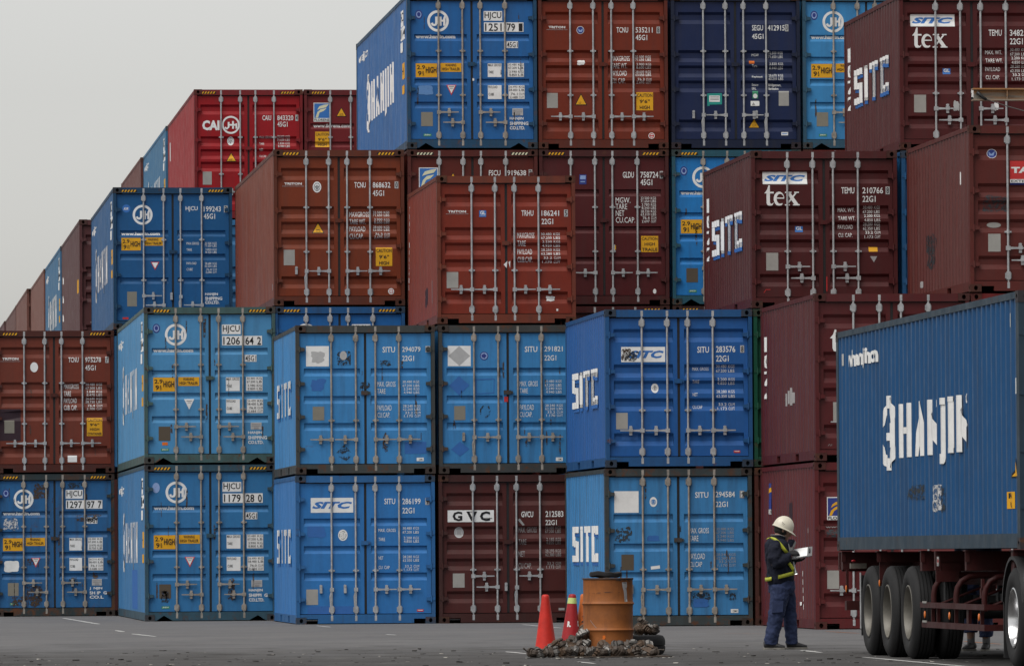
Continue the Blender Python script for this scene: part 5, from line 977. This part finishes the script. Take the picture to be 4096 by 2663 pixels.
# ------------------------------------------------------------------ people
def soft(o, voxel, smooth=6, fold=0.0, fsize=0.12):
    m = o.modifiers.new('union', 'REMESH'); m.mode = 'VOXEL'; m.voxel_size = voxel; m.use_smooth_shade = True
    m = o.modifiers.new('soften', 'SMOOTH'); m.factor = .5; m.iterations = smooth
    if fold:
        t = bpy.data.textures.new('folds', 'CLOUDS'); t.noise_scale = fsize; t.noise_depth = 2
        m = o.modifiers.new('folds', 'DISPLACE'); m.texture = t; m.strength = fold; m.mid_level = .5
    return o
SKIN = simple('skin', (0.30, 0.17, 0.115), .55, 0, .15, 12)
NAVY = simple('navy_jacket_cloth', (0.0105, 0.0125, 0.024), .85, 0, .35, 9, .2, .35); TROU = simple('blue_work_trousers', (0.027, 0.038, 0.088), .85, 0, .35, 10, .2, .35)
SHOE = simple('dark_shoe', (0.022, 0.022, 0.024), .6, 0, .3, 14); SOLE = simple('shoe_sole', (0.20, 0.19, 0.17), .8)
HELM = simple('cream_helmet', (0.60, 0.56, 0.46), .38, 0, .10, 5, .4); LIME = simple('lime_reflective_tape', (0.40, 0.42, 0.035), .5, 0, .25, 10)
GLOV = simple('black_glove', (0.014, 0.014, 0.015), .75, 0, .3, 14); LINE = simple('grey_lining', (0.19, 0.19, 0.19), .8); HAIR = simple('black_hair', (0.012, 0.011, 0.010), .7)
def hand_mb(q, wrist, fwd, up, curl, side=1, k=1.0):
    """palm, four unequal bent fingers and a thumb from the side of the palm; up = back of the hand"""
    f = Vector(fwd).normalized(); u = Vector(up); u = (u-f*u.dot(f)).normalized(); s = f.cross(u)*side; w0 = Vector(wrist)
    q.tube([w0-f*.02*k, w0+f*.02*k, w0+f*.055*k, w0+f*.088*k], [(.021*k, .028*k), (.019*k, .036*k), (.017*k, .042*k), (.013*k, .040*k)], 12, True, tuple(u))
    for i, (off, ln) in enumerate(((-.030, .072), (-.010, .082), (.010, .076), (.029, .060))):
        p = w0+f*.080*k+s*off*k; pts = [p]; a = curl*.35
        for seg in (.45, .32, .26):
            d = f*math.cos(a)-u*math.sin(a); p = p+d*ln*seg*k; pts.append(p); a += curl*.8
        q.tube(pts, [.0100*k, .0095*k, .0088*k, .0072*k], 8)
    p = w0+f*.025*k-s*.034*k; d = (f*.62-s*.62-u*.35).normalized(); d2 = (f*.9-u*.35-s*.1).normalized()
    q.tube([p, p+d*.036*k, p+d*.036*k+d2*.034*k], [.0125*k, .0110*k, .0085*k], 8)
def head_mb(q, c, tilt):
    """head with brow, nose, mouth, chin and ears, facing +x, pitched down by tilt"""
    M = Matrix.Rotation(tilt, 3, 'Y'); c = Vector(c); h = MB()
    h.ball((0, 0, .02), (.098, .076, .105), 20, 14); h.ball((.03, 0, -.065), (.062, .056, .066), 16, 10); h.ball((.082, 0, -.105), (.020, .026, .020))
    h.tube([(.088, 0, .015), (.104, 0, -.012), (.113, 0, -.032), (.098, 0, -.042)], [.009, .011, .014, .010], 8)
    h.tube([(.084, -.045, .026), (.096, 0, .030), (.084, .045, .026)], .010, 8); h.tube([(.086, -.022, -.070), (.098, 0, -.068), (.086, .022, -.070)], .0075, 8)
    for s in (-1, 1): h.ball((-.008, s*.080, -.008), (.018, .010, .032), 10, 8); h.ball((.088, s*.032, .006), (.010, .014, .010), 10, 6)
    for p in h.v: pass
    b = len(q.v); q.v += [tuple(c+M @ Vector(p)) for p in h.v]; q.f += [tuple(b+i for i in f) for f in h.f]; q.m += h.m
    return lambda p: tuple(c+M @ Vector(p))
def shoe(parent, x, y, ang, ln=.27):
    ca, sa = math.cos(ang), math.sin(ang); tr = lambda p: (x+p[0]*ca-p[1]*sa, y+p[0]*sa+p[1]*ca, p[2])
    q = MB(); q.tube([tr(p) for p in ((-.085, 0, .055), (-.05, 0, .062), (0, 0, .060), (.06, .004, .047), (.12, .008, .036), (.172, .008, .030))], [(.040, .036), (.052, .040), (.050, .041), (.036, .046), (.027, .045), (.018, .026)], 14, True, (0, 0, 1))
    q.tube([tr(p) for p in ((-.035, 0, .06), (-.03, 0, .10))], [.046, .043], 12)
    soft(q.build('shoe', SHOE, parent, True), .007, 3)
    q = MB(); out = [(-.095, -.022), (-.07, -.038), (0, -.036), (.07, -.044), (.13, -.044), (.175, -.022), (.182, .008), (.165, .036), (.11, .053), (.05, .048), (0, .038), (-.07, .038), (-.095, .022)]
    q.prism([tr((a, b, .001)) for a, b in out], (0, 0, .022)); q.build('shoe_sole', SOLE, parent)
def figure(name, label, loc, J, rot=0.0, socks=False, gloves=False):
    """J = joints in the figure's own frame: x forward, y to the left, z up"""
    q = MB(); g = J
    place = head_mb(q, g['head'], g['tilt'])
    q.tube([g['neck'], place((-.02, 0, -.05))], [.062, .056], 12)
    q.tube([g['hip'], g['waist'], g['chest'], g['neck']], [(.15, .12), (.135, .115), (.17, .125), (.10, .085)], 16, True, (0, 1, 0))
    for s in ('R', 'L'):
        q.tube(g['arm'+s], [.058, .046, .042, .032], 10); q.tube(g['leg'+s], [.085, .066, .055, .040], 12)
        foot = Vector(g['leg'+s][-1]); q.tube([foot, foot+Vector((.02, 0, -.03)), foot+Vector((.13*math.cos(g['foot'+s][2]), .13*math.sin(g['foot'+s][2]), -.05))], [.036, .034, .022], 10)
        if not gloves: hand_mb(q, *g['hand'+s])
    body = soft(q.build(name, SKIN, None, True), .0085, 4); body.location = loc; body.rotation_euler.z = rot
    tag(body, label, 'person')
    # jacket
    q = MB(); q.tube(g['torso'], g['torso_r'], 20, True, (0, 1, 0))
    for s in ('R', 'L'): q.tube(g['sleeve'+s], g['sleeve_r'], 14)
    soft(q.build('jacket', NAVY, body, True), .010, 4, .032, .08)
    # trousers
    q = MB(); q.tube(g['seat'], g['seat_r'], 18, True, (0, 1, 0))
    for s in ('R', 'L'): q.tube(g['trouser'+s], g['trouser_r'+s], 16)
    soft(q.build('trousers', TROU, body, True), .010, 3, .034, .07)
    for s in ('R', 'L'):
        x, y, a = g['foot'+s]; shoe(body, x, y, a)
        if socks: q = MB(); p = Vector(g['leg'+s][-1]); q.tube([p+Vector((0, 0, -.01)), p+Vector((0, 0, .10)), p+Vector((0, 0, .26))], [.046, .048, .054], 12); q.build('sock', simple('grey_sock', (.22, .22, .23), .9, 0, .3, 20), body, True)
        if gloves: q = MB(); hand_mb(q, *g['hand'+s], k=1.12); soft(q.build('glove', GLOV, body, True), .006, 2)
    return body, place
def inspector():
    J = dict(head=(.005, 0, 1.465), tilt=R(24), neck=(-.085, 0, 1.30), hip=(-.02, 0, .84), waist=(-.03, 0, .96), chest=(-.075, 0, 1.20),
        armR=[(-.11, -.17, 1.27), (-.14, -.25, 1.05), (-.02, -.22, 1.10), (.05, -.15, 1.16)], armL=[(-.06, .17, 1.27), (-.02, .23, 1.05), (.07, .16, 1.06), (.15, .06, 1.08)],
        handR=((.055, -.145, 1.175), (.85, .25, .10), (.1, -.55, .8), .95, 1), handL=((.15, .05, 1.085), (.9, -.35, .12), (-.1, .2, -1), .9, 1),
        legR=[(-.03, -.09, .84), (-.10, -.10, .46), (-.145, -.10, .26), (-.175, -.10, .085)], legL=[(.0, .09, .84), (.08, .10, .46), (.105, .10, .26), (.115, .10, .085)],
        footR=(-.175, -.10, R(-18)), footL=(.13, .10, R(-6)),
        torso=[(-.035, 0, .80), (-.035, 0, .87), (-.04, 0, .98), (-.055, 0, 1.10), (-.075, 0, 1.21), (-.085, 0, 1.29), (-.088, 0, 1.345), (-.085, 0, 1.375)], torso_r=[(.185, .155), (.205, .17), (.20, .162), (.205, .160), (.215, .155), (.20, .14), (.14, .11), (.085, .082)],
        sleeveR=[(-.11, -.155, 1.305), (-.13, -.205, 1.22), (-.15, -.245, 1.11), (-.135, -.25, 1.05), (-.06, -.235, 1.075), (.01, -.19, 1.125), (.055, -.150, 1.165)], sleeveL=[(-.06, .155, 1.305), (-.06, .20, 1.22), (-.05, .235, 1.10), (-.02, .23, 1.05), (.04, .19, 1.05), (.10, .12, 1.065), (.15, .06, 1.08)], sleeve_r=[.078, .086, .078, .074, .068, .060, .046],
        seat=[(-.02, 0, .86), (-.022, 0, .76), (-.03, 0, .68)], seat_r=[(.175, .158), (.185, .165), (.165, .15)],
        trouserR=[(-.045, -.085, .76), (-.07, -.095, .62), (-.095, -.10, .48), (-.125, -.10, .34), (-.152, -.10, .20), (-.172, -.10, .085), (-.174, -.10, .055)], trouser_rR=[.125, .114, .100, .092, .086, .084, .083],
        trouserL=[(.03, .085, .76), (.062, .095, .62), (.085, .10, .48), (.10, .10, .34), (.108, .10, .20), (.115, .10, .085), (.116, .10, .055)], trouser_rL=[.118, .104, .092, .085, .078, .077, .075])
    p, hd = figure('person', 'person in a cream helmet, navy jacket and lime sash, writing on a clipboard', (11.455, 79.9, 0), J, 0, False, True)
    # helmet: shell, brim and vents, in the frame of the head
    c = Vector((.0, 0, 1.487)); M = Matrix.Rotation(R(23), 3, 'Y'); tr = lambda a: tuple(c+M @ Vector(a))
    q = MB(); rows = []; n = 36
    for i in range(11):
        t = i/10*math.pi/2; row = []
        for k in range(n):
            a = 2*math.pi*k/n; rr = math.cos(t); bump = 1+.035*max(0, math.cos(a*1.0+math.pi) if False else 0)
            x = .130*math.cos(a)*rr; y = .108*math.sin(a)*rr; z = .148*math.sin(t)**.92
            if abs(y) < .035 and t > .35: z += .006
            if abs(abs(y)-.062) < .012 and .3 < t < .95: z -= .002
            row.append(tr((x*bump, y, z)))
        rows.append(row)
    q.grid(rows, True)
    lip = []
    for k in range(n):
        a = 2*math.pi*k/n; f = max(0, math.cos(a)); e = .010+.050*f**2.2
        lip.append(tr(((.130+e)*math.cos(a), (.108+.010+.004*f)*math.sin(a), -.010-.016*f**2)))
    q.grid([lip, rows[0]], True); q.grid([[Vector(v)-Vector((0, 0, .006)) for v in lip], lip], True)
    q.build('helmet', HELM, p, 50)
    q = MB()
    for dx, dz in ((-.045, .062), (-.030, .052), (-.014, .046), (-.040, .044), (-.024, .036)): q.ball(tr((dx, -.108*math.sqrt(max(.01, 1-(dx/.13)**2))*math.sqrt(max(.01, 1-(dz/.148)**2)), dz)), .0045, 8, 6)
    q.build('helmet_vents', BLK, p)
    q = MB(); q.tube([tr((.01, -.098, -.004)), hd((.02, -.070, -.05)), hd((.06, -.038, -.115)), hd((.075, 0, -.128))], .004, 6); q.tube([tr((-.06, -.085, -.004)), hd((.02, -.070, -.05))], .004, 6); q.build('chin_strap', BLK, p)
    q = MB(); b = MB(); b.ball((0, 0, 0), (.1, .08, .09), 16, 10); q.v = [hd((x-.018, y, z*.9-.01)) for x, y, z in b.v]; q.f = b.f; q.m = b.m; q.build('hair', HAIR, p, True)
    # collar and open lapel
    q = MB(); rows = []
    for r_, z in ((.105, 1.315), (.098, 1.36), (.100, 1.405), (.090, 1.400), (.086, 1.34)):
        rows.append([(-.075+r_*1.0*math.cos(a)+(z-1.31)*.25, r_*.95*math.sin(a), z-.035*max(0, math.cos(a))) for a in [R(38+284*i/20) for i in range(21)]])
    q.grid(rows); q.build('collar', NAVY, p, 40)
    q = MB(); q.tube([rows[2][i] for i in range(21)], .005, 6); q.build('collar_piping', LINE, p, True)
    q = MB(); q.prism([(.055, -.065, 1.345), (.125, -.05, 1.338), (.150, -.03, 1.30), (.085, -.075, 1.245), (.04, -.09, 1.29)], (.01, .02, .008)); q.build('lapel', NAVY, p)
    q = MB(); q.prism([(.140, -.052, 1.325), (.156, -.034, 1.305), (.112, -.080, 1.215), (.080, -.095, 1.215)], (.006, .014, .004)); q.prism([(.045, -.115, 1.30), (.060, -.112, 1.28), (.075, -.120, 1.19), (.062, -.124, 1.19)], (.004, .008, .002)); q.prism([(.06, -.10, 1.25), (.095, -.088, 1.245), (.085, -.11, 1.195), (.065, -.115, 1.20)], (.004, .008, .002)); q.build('jacket_lining', LINE, p)
    # sash and belt
    def band(name, pts, wd, nrm):
        q = MB(); rows = [[], [], [], []]
        for (x, y, z), (nx, ny, nz) in zip(pts, nrm):
            P = Vector((x, y, z)); W_ = Vector(nx_ for nx_ in (nx, ny, nz)).normalized()*wd/2; rows[0].append(P+W_); rows[1].append(P-W_)
        q.grid([rows[0], rows[1]]); o = q.build(name, LIME, p, True); so_ = o.modifiers.new('thick', 'SOLIDIFY'); so_.thickness = .006; so_.offset = 1; return o
    S = [(-.215, -.115, 1.352), (-.185, -.150, 1.375), (-.14, -.190, 1.360), (-.10, -.215, 1.325), (-.055, -.222, 1.275), (-.02, -.220, 1.23), (.02, -.208, 1.185)]
    band('sash', S, .042, [(.3, -.8, .1), (.5, -.6, .3), (.75, -.2, .35), (.8, 0, .5), (.85, .05, .5), (.85, .1, .5), (.85, .1, .5)])
    S2 = [(.045, -.172, 1.06), (.075, -.160, 1.02), (.10, -.148, .985), (.115, -.140, .965)]
    band('sash', S2, .042, [(.8, .2, .5)]*4)
    rng = [math.pi*2*i/40 for i in range(41)]
    cx = -.036; B_ = [(cx+(.176+.004)*math.cos(a)*1.02, (.205+.012)*math.sin(a)*1.0, .895+.045*math.cos(a)+.006) for a in rng]
    i0 = [i for i, a in enumerate(rng) if not (math.radians(232) < a < math.radians(247))]
    seg1 = [B_[i] for i in i0 if rng[i] <= R(232)]; seg2 = [B_[i] for i in i0 if rng[i] >= R(247)]
    for sg in (seg1, seg2): band('belt', sg, .046, [(0, 0, 1)]*len(sg))
    # cargo pocket
    q = MB(); q.prism([(-.165, -.205, .58), (-.03, -.212, .60), (-.04, -.214, .46), (-.172, -.208, .45)], (0, .05, 0)); q.build('cargo_pocket', TROU, p)
    # held things
    A_, B2, C_, D_ = Vector((.080, -.155, 1.108)), Vector((.335, -.155, 1.148)), Vector((.372, .05, 1.262)), Vector((.135, .05, 1.228))
    nn = (B2-A_).cross(D_-A_).normalized(); base = Vector((11.455, 79.9, 0)); ctr = (A_+C_)/2
    q = MB(); q.prism([tuple(v-ctr) for v in (A_, B2, C_, D_)], tuple(-nn*.010)); t = thing('clipboard', 'grey clipboard with white paper held by the person in the helmet', 'clipboard', tuple(base+ctr)); q.build('board', simple('grey_board', (.15, .15, .155), .5), t)
    L2 = lambda u, v: A_+(B2-A_)*u+(D_-A_)*v+(C_-B2-D_+A_)*u*v+nn*.004-ctr
    q = MB(); q.face([tuple(L2(u, v)) for u, v in ((.03, .06), (.76, .06), (.76, .96), (.03, .96))]); q.build('paper', simple('white_paper', (.80, .80, .80), .7, 0, .04), t)
    q = MB(); q.prism([tuple(L2(u, v)) for u, v in ((.84, .3), (.9, .3), (.9, .72), (.84, .72))], tuple(nn*.012)); q.build('clip', BLK, t)
    hp = Vector((.135, -.118, 1.185)); q = MB(); q.tube([(.012, .004, -.040), (0, 0, 0), (-.035, -.015, .085)], [.0015, .004, .004], 8); o = tag(q.build('pen', BLK, None, True), 'dark pen in the black glove of the person in the helmet', 'pen'); o.location = base+hp
    q = MB(); f0, f1 = Vector((.108, -.12, 1.075)), Vector((.135, -.165, .925)); d = f1-f0; q.tube([(0, 0, 0), tuple(d*.72), tuple(d*.78), tuple(d)], [.012, .012, .017, .018], 14)
    t = thing('torch', 'slim grey torch hanging lit below the clipboard', 'torch', tuple(base+f0)); q.build('torch_body', simple('brushed_metal', (.16, .165, .17), .35, .6), t, 40)
    q = MB(); q.tube([tuple(d*1.0), tuple(d*1.012)], .0155, 14); q.build('torch_lens', simple('lit_lens', (.9, .9, .9), .3, 0, 0, 8, .3, 0, (1, 1, 1, 1.2)), t)
inspector()
def second_person():
    J = dict(head=(.0, 0, 1.56), tilt=R(6), neck=(-.02, 0, 1.42), hip=(0, 0, .90), waist=(0, 0, 1.05), chest=(-.01, 0, 1.30),
        armR=[(0, -.18, 1.38), (-.03, -.24, 1.12), (.06, -.22, .98), (.12, -.18, .90)], armL=[(0, .18, 1.38), (-.03, .24, 1.12), (.06, .22, .98), (.12, .18, .90)],
        handR=((.13, -.18, .89), (.6, 0, -.8), (.2, -1, .2), .6, 1), handL=((.13, .18, .89), (.6, 0, -.8), (.2, 1, .2), .6, -1),
        legR=[(0, -.09, .88), (.01, -.10, .48), (0, -.10, .28), (-.01, -.10, .085)], legL=[(0, .09, .88), (.01, .10, .48), (0, .10, .28), (-.01, .10, .085)],
        footR=(0, -.10, R(-8)), footL=(0, .10, R(12)),
        torso=[(0, 0, .88), (0, 0, 1.0), (-.01, 0, 1.2), (-.02, 0, 1.38), (-.02, 0, 1.44)], torso_r=[(.19, .15), (.19, .15), (.21, .15), (.19, .12), (.09, .08)],
        sleeveR=[(0, -.17, 1.40), (-.02, -.22, 1.26), (-.03, -.24, 1.12), (.02, -.23, 1.05), (.06, -.22, .98), (.09, -.2, .94), (.11, -.19, .91)], sleeveL=[(0, .17, 1.40), (-.02, .22, 1.26), (-.03, .24, 1.12), (.02, .23, 1.05), (.06, .22, .98), (.09, .2, .94), (.11, .19, .91)], sleeve_r=[.075, .08, .07, .066, .06, .054, .045],
        seat=[(0, 0, .96), (0, 0, .86), (0, 0, .74)], seat_r=[(.17, .14), (.18, .15), (.16, .14)],
        trouserR=[(0, -.085, .84), (.01, -.095, .68), (.01, -.10, .52), (.005, -.10, .40), (0, -.10, .30), (-.005, -.10, .25), (-.005, -.10, .22)], trouser_rR=[.118, .105, .092, .085, .084, .086, .086],
        trouserL=[(0, .085, .84), (.01, .095, .68), (.01, .10, .52), (.005, .10, .38), (0, .10, .26), (-.005, .10, .20), (-.005, .10, .17)], trouser_rL=[.118, .105, .092, .085, .084, .086, .086])
    figure('person', 'person behind the trailer, only grey socks, dark shoes and trouser hems showing beneath', (13.44, 77.38, 0), J, R(236), True)
second_person()
